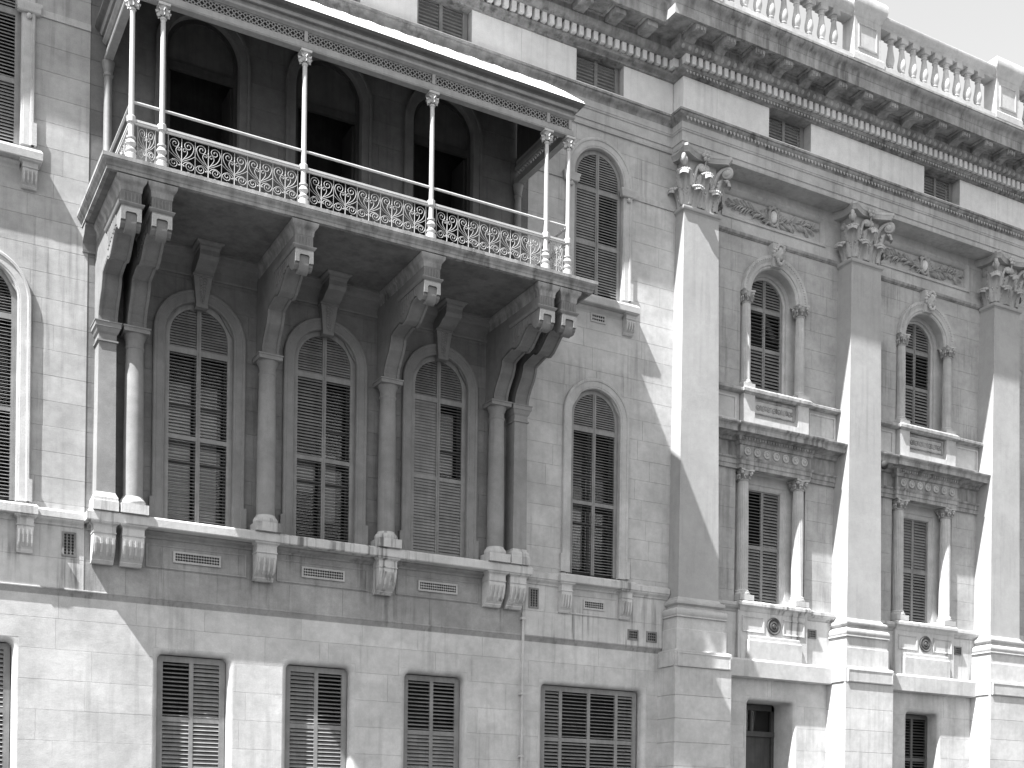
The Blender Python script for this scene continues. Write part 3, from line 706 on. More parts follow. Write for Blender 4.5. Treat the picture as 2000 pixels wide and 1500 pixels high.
# keystone consoles over the three arches
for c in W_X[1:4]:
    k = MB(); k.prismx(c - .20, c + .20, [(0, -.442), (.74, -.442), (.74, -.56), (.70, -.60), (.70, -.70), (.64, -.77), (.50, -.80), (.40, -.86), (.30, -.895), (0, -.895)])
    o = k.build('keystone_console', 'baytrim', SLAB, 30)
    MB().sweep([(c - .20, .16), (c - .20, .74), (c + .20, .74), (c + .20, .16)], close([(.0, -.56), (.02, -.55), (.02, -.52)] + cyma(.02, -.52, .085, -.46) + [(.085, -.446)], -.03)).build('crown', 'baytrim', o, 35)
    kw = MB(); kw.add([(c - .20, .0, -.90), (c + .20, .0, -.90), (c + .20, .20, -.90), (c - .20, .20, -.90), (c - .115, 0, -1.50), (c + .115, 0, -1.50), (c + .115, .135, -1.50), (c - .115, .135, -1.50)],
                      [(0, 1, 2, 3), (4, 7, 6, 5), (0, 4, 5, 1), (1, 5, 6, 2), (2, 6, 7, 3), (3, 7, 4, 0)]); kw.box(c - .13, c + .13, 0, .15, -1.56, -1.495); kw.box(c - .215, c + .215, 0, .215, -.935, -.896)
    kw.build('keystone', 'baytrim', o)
    bl = MB()
    for i in range(9): z = -.97 - .057 * i; wv = .11 - .006 * i; dd = .195 - .065 * (-.90 - z) / .6; bl.ball(c - wv * .4, dd, z, wv * .42, .02, .035, 6, 4); bl.ball(c + wv * .4, dd, z - .02, wv * .42, .02, .035, 6, 4)
    bl.build('carving', 'baytrim', o, True)

# ------------------------------------------------------------------ wing: pilasters
def leaf(mb, px, pd, z0, nx, nd, w, h, rc, lean=.05, ribs=3, nu=10, nv=15):
    tx, td = -nd, nx; L1 = h * .80; tot = L1 + rc * 3.3
    def f(u, v):
        s = u * 2 - 1; q = v * tot
        if q < L1: o = .05 + lean * (q / L1) ** 2; z = q
        else:
            th = (q - L1) / rc; o = .05 + lean + rc * (1 - cos(th)); z = L1 + rc * sin(th)
        ww = w * .5 * (.72 + .34 * sin(PI * min(v * .95 + .02, 1)) - .18 * max(0, v - .7) / .3) * (1 + .10 * abs(sin(6.5 * PI * v)))
        fl = .028 * cos(ribs * PI * s) * min(1, 4 * (1 - v)) - .05 * s * s * w / .4
        if v > .82: z -= .035 * s * s
        o += fl
        return (px + nx * o + tx * s * ww, pd + nd * o + td * s * ww, z0 + z)
    if nu > 8:
        for k in range(6):                  # lobed, rolled-over tip
            u = (k + .5) / 6; p = f(u, .86); mb.ball(p[0], p[1], p[2] - .01, w * .115, w * .115, w * .10, 7, 5)
        for k in range(7):
            for u in (.0, 1.0): p = f(u, .12 + .09 * k); mb.ball(p[0], p[1], p[2], w * .06, w * .06, w * .09, 5, 4)
    mb.grid(f, nu, nv)
    mb.grid(lambda u, v: tuple(a - b * .02 for a, b in zip(f(u, v), (nx, nd, 0.0))), nu, nv)
def volute(mb, px, pd, z0, nx, nd, reach, rise, r0, th=.035, turns=1.6):
    pts = []
    for i in range(9):
        t = i / 8; pts.append((px + nx * reach * (t ** 1.6), pd + nd * reach * (t ** 1.6), z0 + rise * (1 - (1 - t) ** 2)))
    cx, cz = reach, rise - r0
    n = int(14 * turns)
    for i in range(1, n + 1):
        a = PI / 2 - 2 * PI * turns * i / n; r = r0 * (1 - .86 * i / n); o = cx + r * cos(a); pts.append((px + nx * o, pd + nd * o, z0 + cz + r * sin(a)))
    mb.tube(pts, th, 6, th * .75)
    tx, td = -nd, nx
    e = (px + nx * cx, pd + nd * cx, z0 + cz); mb.ball(e[0], e[1], e[2], th * 1.6, th * 1.6, th * 1.6, 7, 5)
    mb.ball(e[0], e[1], e[2], r0 * .8 * abs(nx) + .03, r0 * .8 * abs(nd) + .03, r0 * .8, 10, 7)
def corinthian(ax):
    z0, z1 = 3.57, 4.80; hb, fb = .49, .32
    body = MB(); bx = lambda q, o: [(ax - hb - q, WD - .02), (ax - hb - q, fb + o), (ax + hb + q, fb + o), (ax + hb + q, WD - .02)]
    body.prismz(z0 - .01, z1, bx(-.02, -.02), bx(.0, .0))
    cap = body.build('capital', 'carve', BLD)
    ab = MB(); n = 10
    def outline(g):                         # concave abacus with cut horns
        hx, hd = .80 + g, .70 + g
        o = [(ax - hx, WD - .02)]
        o += [(ax - hx + .13 * sin(PI * i / n) * (.9), WD + (hd + .0 - WD - .1) * i / n) for i in range(1, n)]
        o += [(ax - hx + .02, hd - .08), (ax - hx + .10, hd)]
        o += [(ax - hx + .10 + (2 * hx - .20) * i / n, hd - .21 * sin(PI * i / n)) for i in range(1, n)]
        o += [(ax + hx - .10, hd), (ax + hx - .02, hd - .08)]
        o += [(ax + hx - .13 * sin(PI * i / n) * .9, WD + (hd - WD - .1) * i / n) for i in range(n - 1, 0, -1)]
        o += [(ax + hx, WD - .02)]
        return o
    ab.prismz(4.80, 4.84, outline(-.06), outline(-.05)); ab.prismz(4.84, 4.91, outline(-.045), outline(-.01)); ab.prismz(4.91, 4.975, outline(0), outline(0)); ab.build('abacus', 'carve', cap)
    low = [(ax - .28, fb, 0, 1), (ax + .28, fb, 0, 1), (ax - hb, .10, -1, 0), (ax + hb, .10, 1, 0)]
    for x, d, nx, nd in low:
        m = MB(); leaf(m, x, d, z0, nx, nd, .40, .46, .10, .10); m.build('leaf', 'carve', cap, True)
    k = .7071
    for x, d, nx, nd, w in [(ax, fb, 0, 1, .36), (ax - hb + .02, fb - .02, -k, k, .38), (ax + hb - .02, fb - .02, k, k, .38)]:
        m = MB(); leaf(m, x, d, z0 + .06, nx, nd, w, .82, .115, .13); m.build('leaf', 'carve', cap, True)
    for sx in (-1, 1):
        m = MB()
        volute(m, ax + sx * (hb - .06), fb - .06, 4.15, sx * k, k, .36, .60, .135, .062)
        m.build('volute', 'carve', cap, True)
        m = MB(); volute(m, ax + sx * .27, fb + .05, 4.10, -sx * .93, .36, .20, .58, .085, .045, 1.2); m.build('helix', 'carve', cap, True)
        m = MB(); volute(m, ax + sx * hb, .12, 4.10, 0, -1, .16, .58, .085, .045, 1.2) if sx < 0 else None
        if m.v: m.build('helix', 'carve', cap, True)
        # sheath from which the scrolls spring
        m = MB(); m.tube([(ax + sx * .30, fb + .03, z0 + .35), (ax + sx * .31, fb + .06, z0 + .55), (ax + sx * .33, fb + .07, z0 + .68)], .05, 7, .075); m.build('sheath', 'carve', cap, True)
    fl = MB(); fx, fd, fz = ax, .53, 4.88
    for i in range(6): a = i * PI / 3; fl.ball(fx + .085 * cos(a), fd + .02, fz + .085 * sin(a), .06, .05, .06, 6, 4)
    fl.ball(fx, fd + .05, fz, .055, .05, .055, 6, 4); fl.tube([(fx, fd - .08, 4.45), (fx, fd - .03, 4.65), (fx, fd, 4.82)], .022, 5); fl.build('fleuron', 'carve', cap, True)
    return cap
def pilaster(ax):
    fb, ft = .45, .37
    sh = MB(); sh.prismz(-6.46, 3.44, [(ax - .64, -.2), (ax - .64, fb), (ax + .64, fb), (ax + .64, -.2)], [(ax - .55, -.2), (ax - .55, ft), (ax + .55, ft), (ax + .55, -.2)])
    P = sh.build('pilaster', 'pil', BLD)
    nk = MB(); nk.sweep([(ax - .55, -.15), (ax - .55, ft), (ax + .55, ft), (ax + .55, -.15)], close([(.0, 3.42), (.02, 3.45)] + ovolo(.025, 3.46, .06, 3.50, 3) + [(.065, 3.52), (.06, 3.56), (.0, 3.572)], -.2)); nk.build('necking', 'pil', P, 40)
    PP = [(ax - .64, -.15), (ax - .64, fb), (ax + .64, fb), (ax + .64, -.15)]
    b = MB(); to = [(.11 + .065 * sin(PI * i / 6), -6.90 + .20 * (1 - cos(PI * i / 6)) / 2) for i in range(7)]
    t2 = [(.09 + .04 * sin(PI * i / 4), -6.60 + .11 * (1 - cos(PI * i / 4)) / 2) for i in range(5)]
    b.sweep(PP, close([(.17, -6.93), (.17, -6.905)] + to[1:-1] + [(.10, -6.695), (.055, -6.66), (.05, -6.63), (.08, -6.605)] + t2[1:] + [(.045, -6.475), (.03, -6.44), (.0, -6.40)], -.2)); b.build('base', 'trim', P, 40)
    q = MB(); q.sweep(PP, close([(.15, -7.76), (.15, -7.24), (.125, -7.22), (.125, -6.932)], -.3)); q.build('plinth', 'base', P)
    q = MB(); q.sweep(PP, close([(.26, -8.20), (.26, -7.80), (.20, -7.762)], -.3)); o = q.build('plinth', 'base', P)
    fr = MB(); x0, x1, d = ax - .84, ax + .84, fb + .26
    fr.sweep([(x0, -8.20), (x0, -7.84), (x1, -7.84), (x1, -8.20)], [(0, d - .01), (0, d + .03), (-.03, d + .035), (-.03, d - .01)], 'xz', closed=True); fr.box(x0 + .03, x1 - .03, d - .01, d + .022, -8.17, -7.87); fr.build('plinth_panel', 'base', P)
    sd = MB(); sd.box(ax - .64 - .26 - .025, ax - .64 - .255, .06, fb + .18, -8.19, -7.84); sd.build('plinth_panel', 'base', P)
    zc = [-8.202, -8.92, -9.51, -10.11, -10.71, -11.32, -12.0, -13.0, GZ]
    for a, bz in zip(zc[:-1], zc[1:]):
        s = MB(); s.sweep(PP, close([(.244, bz + .004), (.25, bz + .008), (.25, a - .005), (.244, a - .001)], -.3)); s.build('stone', 'base', P)
for ax in P_X: pilaster(ax); corinthian(ax)

# ---- wing: relief panels, strings, aedicule windows
def laurel(ax):
    x0, x1, z0, z1 = ax - 1.74, ax + 1.74, 4.03, 4.68; d = WD - .09
    p = MB(); p.box(x0 - .03, x1 + .03, d - .06, d, z0 - .03, z1 + .03); o = p.build('relief_panel', 'trim', BLD)
    MB().sweep([(x0, z0), (x0, z1), (x1, z1), (x1, z0)], [(-.07, d), (-.06, d + .03), (-.035, d + .075), (0, d + .10), (.03, d + .125), (.075, d + .125), (.085, d + .095), (.085, d)], 'xz', closed=True).build('panel_frame', 'trim', o, 30)
    lf = MB()
    def lff(u, v):
        s = u * 2 - 1; w = .031 * sin(PI * min(1, v * .94 + .05)) ** .7
        return (v * .33, .05 + .055 * sin(PI * v) - .05 * s * s, s * w + .05 * sin(PI * v * .9))
    lf.grid(lff, 4, 7); lm = lf.mesh('leaf', True)
    def bed(x, z, a, sc, fx=1):
        m = T(x, d + .005, z) @ Matrix.Rotation(-a, 4, 'Y') @ Matrix.Diagonal((sc, 1.1, sc * fx, 1)); link('leaf', lm, o, 'carve', m)
    for sx in (-1, 1):
        st = []
        for i in range(13):
            t = i / 12; st.append((ax + sx * (.12 + 1.28 * t), d + .035, 4.20 + .10 * sin(PI * t * .9) + .12 * t * (1 if sx < 0 else .9)))
        MB().tube(st, .022, 5, .012).build('stem', 'carve', o, True)
        for i in range(0, 13):
            x, _, z = st[i]; base = 0 if sx > 0 else PI
            for q in ((-1, 1) if i % 3 else (-1, 0, 1)):
                a = base + ((q or .1) * sx) * R.uniform(.32, .95); sc = R.uniform(.62, 1.0) * (1 - .15 * (i > 10))
                zz = z + .36 * sc * sin(a)
                if zz > z1 - .06: sc *= .7
                bed(x - sx * R.uniform(.0, .08), z, a, sc, q or 1)
        bed(st[-1][0], st[-1][2], (0 if sx > 0 else PI) + sx * .15, .75)
        for k in range(3): a = (PI / 2) + sx * (-.3 - .34 * k); bed(ax + sx * (.20 + .03 * k), 4.24, a, .85)
    c = MB(); ring = [(ax + .155 * cos(a), 4.36 + .24 * sin(a)) for a in [2 * PI * i / 20 for i in range(20)]][::-1]
    c.sweep(ring, [(-.05, d), (-.03, d + .07), (.0, d + .10), (.03, d + .07), (.045, d)], 'xz', closed=True)
    for sx in (-1, 1): c.ball(ax + sx * .15, d + .06, 4.56, .055, .05, .055); c.ball(ax + sx * .13, d + .06, 4.17, .05, .05, .05)
    c.ball(ax, d + .06, 4.61, .08, .05, .05); c.build('cartouche', 'carve', o, True)
    MB().ball(ax, d + .03, 4.36, .11, .12, .17, 14, 10).build('boss', 'frieze', o, True)
def fluted(cx, cd, r, zb, zt, base=.28, caph=.30):
    n = 80
    md = lambda a, z: 1 - .075 * abs(sin(10 * a)) ** .6
    m = MB(); h = zt - zb
    m.lathe(cx, cd, [(r, zb + base), (r, zb + h * .35), (r * .95, zb + h * .65), (r * .87, zt - caph)], n, mod=md); c = m.build('column', 'trim', BLD, 60)
    b = MB(); b.box(cx - r * 1.42, cx + r * 1.42, cd - r * 1.42, cd + r * 1.42, zb, zb + base * .5)
    b.lathe(cx, cd, [(r * 1.34, zb + base * .5), (r * 1.40, zb + base * .6), (r * 1.34, zb + base * .72), (r * 1.15, zb + base * .78), (r * 1.2, zb + base * .86), (r * 1.05, zb + base)], 20); b.build('base', 'trim', c, 40)
    k = MB(); z = zt - caph
    k.lathe(cx, cd, [(r * .88, z), (r * 1.0, z + .015), (r * 1.0, z + .035), (r * .85, z + .045), (r * .92, zt - .12), (r * 1.15, zt - .06)], 18)
    for i in range(8):
        a = i * PI / 4 + PI / 8; leaf(k, cx + r * .85 * cos(a), cd + r * .85 * sin(a), z + .04, cos(a), sin(a), r * .72, caph * .38, .022, .012, 2, 5, 9)
    for i in range(4):
        a = i * PI / 2 + PI / 4; k.ball(cx + r * 1.35 * cos(a), cd + r * 1.35 * sin(a), zt - .09, .05, .05, .05, 6, 5); k.tube([(cx + r * .9 * cos(a), cd + r * .9 * sin(a), z + caph * .45), (cx + r * 1.15 * cos(a), cd + r * 1.15 * sin(a), zt - .08)], .025, 5)
    q = r * 1.32; k.prismz(zt - .05, zt, [(cx - q, cd - q), (cx - q * .75, cd), (cx - q, cd + q), (cx, cd + q * .75), (cx + q, cd + q), (cx + q * .75, cd), (cx + q, cd - q)]); k.build('capital', 'carve', c, 50)
def head(ax, cz, d):
    k = MB(); k.add([(ax - .155, WD, cz - .30), (ax + .155, WD, cz - .30), (ax + .155, d - .06, cz - .30), (ax - .155, d - .06, cz - .30), (ax - .215, WD, cz + .30), (ax + .215, WD, cz + .30), (ax + .215, d, cz + .30), (ax - .215, d, cz + .30)],
                    [(0, 1, 2, 3), (4, 7, 6, 5), (0, 4, 5, 1), (1, 5, 6, 2), (2, 6, 7, 3), (3, 7, 4, 0)]); o = k.build('keystone', 'trim', BLD)
    G = lambda x, z, x0, z0, s: math.exp(-((x - x0) ** 2 + (z - z0) ** 2) / (2 * s * s))
    def f(u, v):
        th, ph = PI * (u - .5) * 1.15, PI * (v - .5)
        x, y, z = sin(th) * cos(ph), cos(th) * cos(ph), sin(ph)
        r = 1 + .40 * G(x, z, 0, -.12, .11) + .12 * G(x, z, 0, .10, .10) - .18 * (G(x, z, .28, .12, .10) + G(x, z, -.28, .12, .10)) + .10 * (G(x, z, .3, .3, .14) + G(x, z, -.3, .3, .14)) - .13 * G(x, z, 0, -.46, .09) + .12 * G(x, z, 0, -.72, .16)
        return (ax + .15 * x, d - .02 + .15 * y * r, cz + .02 + .21 * z)
    h = MB(); h.grid(f, 22, 24); h.build('carved_face', 'carve', o, True)
    c = MB()
    for i in range(11):
        a = PI * (-.12 + 1.24 * i / 10); c.ball(ax + .165 * cos(a), d - .01 + .02 * sin(5 * a), cz + .05 + .20 * sin(a), .055, .06, .055, 6, 5)
        c.ball(ax + .12 * cos(a), d + .05, cz + .10 + .155 * max(0, sin(a)), .045, .05, .045, 6, 5)
    for i in range(7): c.ball(ax + .09 * cos(PI + PI * i / 6), d + .05, cz - .16 + .10 * sin(PI + PI * i / 6), .04, .05, .05, 6, 5)
    c.build('carved_hair', 'carve', o, True)
WZ = [(14.0, 0)]
for ax, nxt in zip(BAY, P_X[1:]):
    xl, xr = ax - 2.23, nxt - .63          # clear width between two pilasters
    laurel(ax)
    def band(name, prof, mat, x0=xl - .2, x1=xr + .2, sm=35, o=-.05): return MB().sweep([(x0, WD), (x1, WD)], close(prof, o)).build(name, mat, BLD, sm)
    band('string_course', [(.0, 3.52), (.03, 3.53)] + ovolo(.03, 3.545, .07, 3.59, 4) + [(.075, 3.60), (.075, 3.63), (.0, 3.66)], 'soil')
    # architrave soffit meets the wall
    MB().box(xl - .3, xr + .3, -.24, .425, 4.984, 5.2).build('architrave_soffit', 'trim', BLD)
    # ---- upper arched window
    hw = .615; z0, zs = -.52, 2.28
    w = arched_window(ax, hw, z0, zs, -.58, [(.86, .05), (1.93, .05)], [((54, 'shut'), (54, 'shut')), ((8, 'shut'), (8, 'shut')), ((56, 'shut'), (56, 'shut'))], pitch=(.075, .09), surround=False, glass=False, mat='shut')
    MB().box(ax - .95, ax + .95, -.70, WD + .02, -.62, -.508).build('window_board', 'trim', w)
    # deep reveal with a plain soffit, archivolt with bead carving
    hr = .80
    s = MB(); s.sweep(arch(ax, hr, z0 - .1, 2.12, 24), [(-.16, -.62), (-.16, -.52), (-.11, -.50), (-.10, -.44), (-.002, -.43), (.0, -.46), (.0, -.62)], 'xz')
    s.sweep([(ax - hr * cos(PI * i / 24), 2.12 + hr * sin(PI * i / 24)) for i in range(25)], [(-.002, -.46), (-.002, WD - .12), (.18, WD - .12), (.18, -.46)], 'xz')
    for q in (-1, 1): s.box(ax + q * .80, ax + q * 1.17, -.62, -.435, z0 - .1, 2.119)
    s.build('reveal', 'trim', w, 30)
    s = MB(); s.sweep([(ax - .98 * cos(PI * i / 28), 2.12 + .98 * sin(PI * i / 28)) for i in range(29)], [(-.20, WD - .15), (-.20, WD + .02), (-.17, WD + .05), (-.12, WD + .05), (-.11, WD + .075), (-.03, WD + .08), (.0, WD + .10), (.10, WD + .13), (.13, WD + .13), (.135, WD + .10), (.14, WD - .03)], 'xz'); s.build('archivolt', 'trim', w, 30)
    bd = MB().ball(0, 0, 0, .028, .03, .028, 6, 4).mesh('bead', True)
    for i in range(44):
        a = PI * (i + .5) / 44; link('bead', bd, w, 'carve', T(ax - 1.04 * cos(a), WD + .11, 2.12 + 1.04 * sin(a)))
    for q in (-1, 1):
        x = ax + q * .945
        fluted(x, -.16, .135, -.50, 2.12, .22, .34)
    head(ax, 3.22, WD + .22)
    # ---- pedestal zone under it
    band('sill', [(.10, -.67), (.19, -.65), (.235, -.63), (.235, -.57), (.20, -.54), (.0, -.51)], 'soil')
    MB().sweep([(ax - 1.16, WD), (ax - 1.16, .09), (ax + 1.16, .09), (ax + 1.16, WD)], close([(-.04, -.69), (-.02, -.66), (.03, -.64), (.03, -.56), (.0, -.53), (-.02, -.505)], -.2)).build('sill', 'soil', BLD)
    for q in (-1, 1): MB().box(ax + q * .945 - .19, ax + q * .945 + .19, WD - .1, .03, -1.62, -.685).build('pedestal', 'trim', BLD)
    pn = MB(); pn.box(ax - .76, ax + .76, WD - .1, -.10, -1.30, -.68); pn.box(ax - .76, ax + .76, WD - .1, .03, -1.62, -1.29); po = pn.build('pedestal_panel', 'trim', BLD)
    MB().sweep([(ax - .70, -1.13), (ax - .70, -.74), (ax + .70, -.74), (ax + .70, -1.13)], [(0, -.11), (0, -.05), (-.03, -.07), (-.04, -.11)], 'xz', closed=True).build('panel_frame', 'soil', po)
    sc = MB()
    for i in range(7):
        x = ax - .55 + 1.1 * i / 6
        sc.tube([(x + .085 * (1 - k / 14) * cos(k * .9 + i * PI), -.095, -.935 + .085 * (1 - k / 14) * sin(k * .9 + i * PI) * (1 if i % 2 else -1)) for k in range(12)], .017, 4, .01)
        sc.ball(x + .09, -.10, -.93, .05, .03, .07, 6, 4)
    sc.build('carved_scrolls', 'soil', po, True)
    for x0, x1 in ((xl - .1, ax - 1.17), (ax + 1.17, xr + .1)):
        pn = MB(); pn.box(x0, x1, WD - .05, WD + .05, -1.62, -.66); pn.build('pedestal_panel', 'trim', BLD)
        if x1 - x0 > .5: MB().sweep([(x0 + .14, -1.35), (x0 + .14, -.80), (x1 - .16, -.80), (x1 - .16, -1.35)], [(0, WD + .04), (0, WD + .075), (.04, WD + .085), (.06, WD + .05)], 'xz', closed=True).build('panel_frame', 'trim', BLD)
    # ---- entablature over the lower window
    band('window_cornice', [(.30, -1.80), (.36, -1.79), (.36, -1.82), (.44, -1.82), (.44, -1.71)] + cyma(.45, -1.70, .52, -1.62) + [(.53, -1.61), (.53, -1.585), (.0, -1.50)], 'soil')
    MB().sweep([(ax - 1.24, WD), (ax - 1.24, .10), (ax + 1.24, .10), (ax + 1.24, WD)], close([(.12, -1.79), (.17, -1.80), (.22, -1.815), (.22, -1.70)] + cyma(.23, -1.695, .285, -1.615) + [(.29, -1.60), (.29, -1.58), (.05, -1.505)], -.26)).build('window_cornice', 'soil', BLD, 35)
    band('frieze', [(.02, -2.37), (.02, -1.97), (.10, -1.95), (.12, -1.88), (.24, -1.84), (.29, -1.80)], 'soil')
    band('lintel', [(.0, -2.67), (.06, -2.67), (.06, -2.56), (.08, -2.555), (.08, -2.44), (.12, -2.41), (.13, -2.37)], 'soil')
    fz = MB(); X = ax
    fz.sweep([(X - 1.24, WD), (X - 1.24, .02), (X + 1.24, .02), (X + 1.24, WD)], close([(.0, -2.675), (.0, -2.57), (.02, -2.565), (.02, -2.46), (.05, -2.43), (.065, -2.38), (.0, -2.372), (.0, -2.06), (.03, -2.05), (.05, -1.97), (.08, -1.95), (.10, -1.86), (.19, -1.825)], -.2)); fo = fz.build('window_entablature', 'soil', BLD, 35)
    dn = MB().box(-.025, .025, 0, .045, -.035, .035).mesh('dentil')
    for i in range(27): link('dentil', dn, fo, 'soil', T(X - 1.20 + .0923 * i, .095, -1.905))
    rs = MB(); rs.lathe(0, 0, [(.10, 0), (.115, .012), (.11, .03), (.085, .032), (.07, .014), (.045, .018), (.035, .045), (.01, .05)], 14); rsm = rs.mesh('rosette', 40)
    for i in range(7): link('rosette', rsm, fo, 'carve', T(X - .99 + .33 * i, .018, -2.215) @ Matrix.Rotation(PI / 2, 4, 'X'))
    for q in (-1, 1): fluted(ax + q * .965, -.17, .165, -6.18, -2.677, .30, .30)
    # recess of the rectangular window
    wr = louvre_rect(ax, .60, -6.15, -3.02, -.56, .085, [[50, 50], [8, 52]] if ax < 20 else [[52, 50], [62, 62]], 'shut', [(-4.58, .05)])
    MB().box(ax - 1.15, ax + 1.15, -.70, WD + .02, -6.3, -6.165).build('window_board', 'trim', wr)
    s = MB(); s.sweep([(ax - .74, -6.2), (ax - .74, -2.90), (ax + .74, -2.90), (ax + .74, -6.2)], [(-.13, -.60), (-.13, -.50), (-.09, -.47), (-.02, -.46), (0, -.42), (.52, -.42), (.54, -.60)], 'xz'); s.build('surround', 'trim', wr)
    MB().box(ax - 1.2, ax + 1.2, -.50, WD - .1, -2.66, -2.46).build('lintel', 'trim', BLD)
    # ---- sill, panel with roundel, stepped block and ledge below
    band('sill_course', [(.03, -6.50), (.05, -6.47)] + cyma(.06, -6.46, .17, -6.34) + [(.19, -6.33), (.19, -6.25), (.02, -6.20)], 'stain')
    MB().sweep([(ax - 1.22, WD), (ax - 1.22, .07), (ax + 1.22, .07), (ax + 1.22, WD)], close([(-.06, -6.46), (-.03, -6.36), (.03, -6.31), (.03, -6.24), (.0, -6.20), (-.05, -6.18)], -.25)).build('sill', 'stain', BLD)
    db = MB().box(-.014, .014, 0, .025, -.035, .035).mesh('bead')
    blk = MB(); blk.box(ax - 1.20, ax + 1.20, WD - .1, .0, -7.75, -6.44); bo = blk.build('apron', 'stain', BLD)
    for a, b in ((ax - 1.08, ax - .34), (ax + .34, ax + 1.08)): MB().sweep([(a, -7.0), (a, -6.58), (b, -6.58), (b, -7.0)], [(0, -.01), (0, .03), (-.03, .025), (-.045, -.01)], 'xz', closed=True).build('panel_frame', 'stain', bo)
    rd = MB(); rd.lathe(0, 0, [(.23, 0), (.24, .03), (.21, .05), (.17, .03), (.15, .015), (.13, .04), (.09, .045), (.08, .015), (.05, .05), (.01, .055)], 28); rd.build('roundel', 'shutd', bo, 40, T(ax, -.002, -6.79) @ Matrix.Rotation(PI / 2, 4, 'X'))
    MB().sweep([(ax - .92, WD), (ax - .92, .12), (ax + .92, .12), (ax + .92, WD)], close([(.0, -7.75), (.0, -7.24), (-.04, -7.21), (-.04, -7.12), (-.06, -7.10)], -.2)).build('step_block', 'base', BLD)
    bk = band('ledge', [(.30, -8.24), (.35, -8.22), (.35, -7.80), (.30, -7.74), (.0, -7.70)], 'base', o=-.1)
    for a, b in ((xl - .1, ax - 1.21), (ax + 1.21, xr + .1)): MB().box(a, b, WD - .05, WD + .08, -7.73, -6.5).build('apron', 'stain', BLD)
    grille(ax + 1.33, ax + 1.57, -6.95, -6.76, WD + .09, True)
MB().box(26.1, XR, -.3, .1, -8.2, -6.2).build('apron', 'stain', BLD)

# ---- basement door and window of the wing
def deep_opening(c, h, depth):
    q = .10; pr = [(q - q * sin(PI / 2 * k / 6), -.045 - q + q * cos(PI / 2 * k / 6)) for k in range(7)]
    s = MB(); s.sweep(rrect(c - h, c + h, -11.9 if h < .7 else GZ, BTOP, .12, 6), [(q, -depth), (q, -.05)] + pr + [(0, -depth - .02)], 'xz')
    for sx in (-1, 1):
        xo = c + sx * (h + .10); zo = BTOP + .10
        arcp = [(xo - sx * (.215 - .215 * cos(PI / 2 * k / 8)), zo - .215 + .215 * sin(PI / 2 * k / 8)) for k in range(9)]
        s.prismd(-.3, -.0475, (arcp + [(xo, zo)])[::sx])
    return s
c = BAY[0]
dr = MB(); dz = -.95
dr.box(c - .80, c - .70, dz, dz + .1, GZ, -8.8); dr.box(c + .70, c + .80, dz, dz + .1, GZ, -8.8); dr.box(c - .8, c + .8, dz, dz + .1, -8.98, -8.82); dr.box(c - .8, c + .8, dz, dz + .12, -9.70, -9.56); dr.box(c - .03, c + .03, dz + .01, dz + .09, -9.56, -8.98)
dr.box(c - .70, c + .70, dz - .02, dz + .04, GZ, -9.70); D = dr.build('door', 'door', BLD)
MB().box(c - .70, c + .70, dz + .02, dz + .03, -9.56, -8.98).build('pane', 'glass', D)
deep_opening(c, .80, 1.0).build('reveal', 'base', D, 40)
w = louvre_rect(BAY[1], .60, -11.8, -8.90, -.50, .085, [[24, 24], [24, 24]], 'shutd', [(-10.14, .05)])
deep_opening(BAY[1], .65, .55).build('reveal', 'base', w, 40)
lay_stones()

# ------------------------------------------------------------------ cast iron verandah standing on the stone balcony
VER = empty('iron_verandah', (4.71, -2.41, -.165))
tag(VER, 'white cast iron verandah with slender posts, scrollwork railing and lean-to roof on stone balcony', 'verandah')
PX = CB; PD = 2.41; FLO = -.168
pp = [(.105, FLO), (.105, .02), (.085, .035), (.08, .05), (.10, .075), (.102, .10), (.075, .125), (.062, .15), (.075, .185), (.098, .22), (.09, .255), (.06, .30), (.062, .31), (.085, .32), (.085, .345), (.055, .36), (.055, .62), (.052, .75), (.05, 1.5), (.045, 2.68), (.058, 2.69), (.058, 2.72), (.046, 2.73), (.048, 2.80), (.075, 2.88), (.095, 2.92)]
pm = MB(); pm.lathe(0, 0, pp, 16); pm.box(-.11, .11, -.11, .11, 2.92, 2.965)
for i in range(8):
    a = i * PI / 4; leaf(pm, .04 * cos(a), .04 * sin(a), 2.74, cos(a), sin(a), .05, .12, .02, .015, 1, 4, 6)
pm.lathe(0, 0, [(.065, .60), (.085, .62), (.085, .72), (.065, .74)], 8)
pmesh = pm.mesh('post', 40)
for x in PX: link('post', pmesh, VER, 'iron', T(x, PD, 0))
# half posts against the wall
hp = MB(); hp.lathe(0, 0, [(.12, FLO), (.12, .1), (.09, .14), (.085, 1.5), (.08, 2.66), (.10, 2.68), (.10, 2.72), (.085, 2.74), (.12, 2.9), (.13, 2.965)], 18); hpm = hp.mesh('wall_post', 40)
for x in (PX[0], PX[-1]): link('wall_post', hpm, VER, 'shut', T(x, .10, 0))
def rail(p, q, r, mat='iron', name='rail'):
    MB().tube([p, q], r, 8).build(name, mat, VER, 60)
LEFT, RIGHT = PX[0], PX[-1]
for a, b in zip(PX[:-1], PX[1:]):
    rail((a, PD, 1.005), (b, PD, 1.005), .026, name='hand_rail')
    MB().box(a + .06, b - .06, PD - .03, PD + .03, .645, .685).box(a + .06, b - .06, PD - .018, PD + .018, .60, .644).build('middle_rail', 'iron', VER)
    MB().box(a + .10, b - .10, PD - .012, PD + .012, -.10, -.08).build('bottom_rail', 'iron', VER)
for x in (LEFT, RIGHT):
    rail((x, PD, 1.005), (x, .13, 1.005), .026, name='hand_rail')
    MB().box(x - .03, x + .03, .2, PD - .06, .645, .685).box(x - .018, x + .018, .2, PD - .06, .60, .644).build('middle_rail', 'iron', VER)
    MB().box(x - .012, x + .012, .2, PD - .1, -.10, -.08).build('bottom_rail', 'iron', VER)
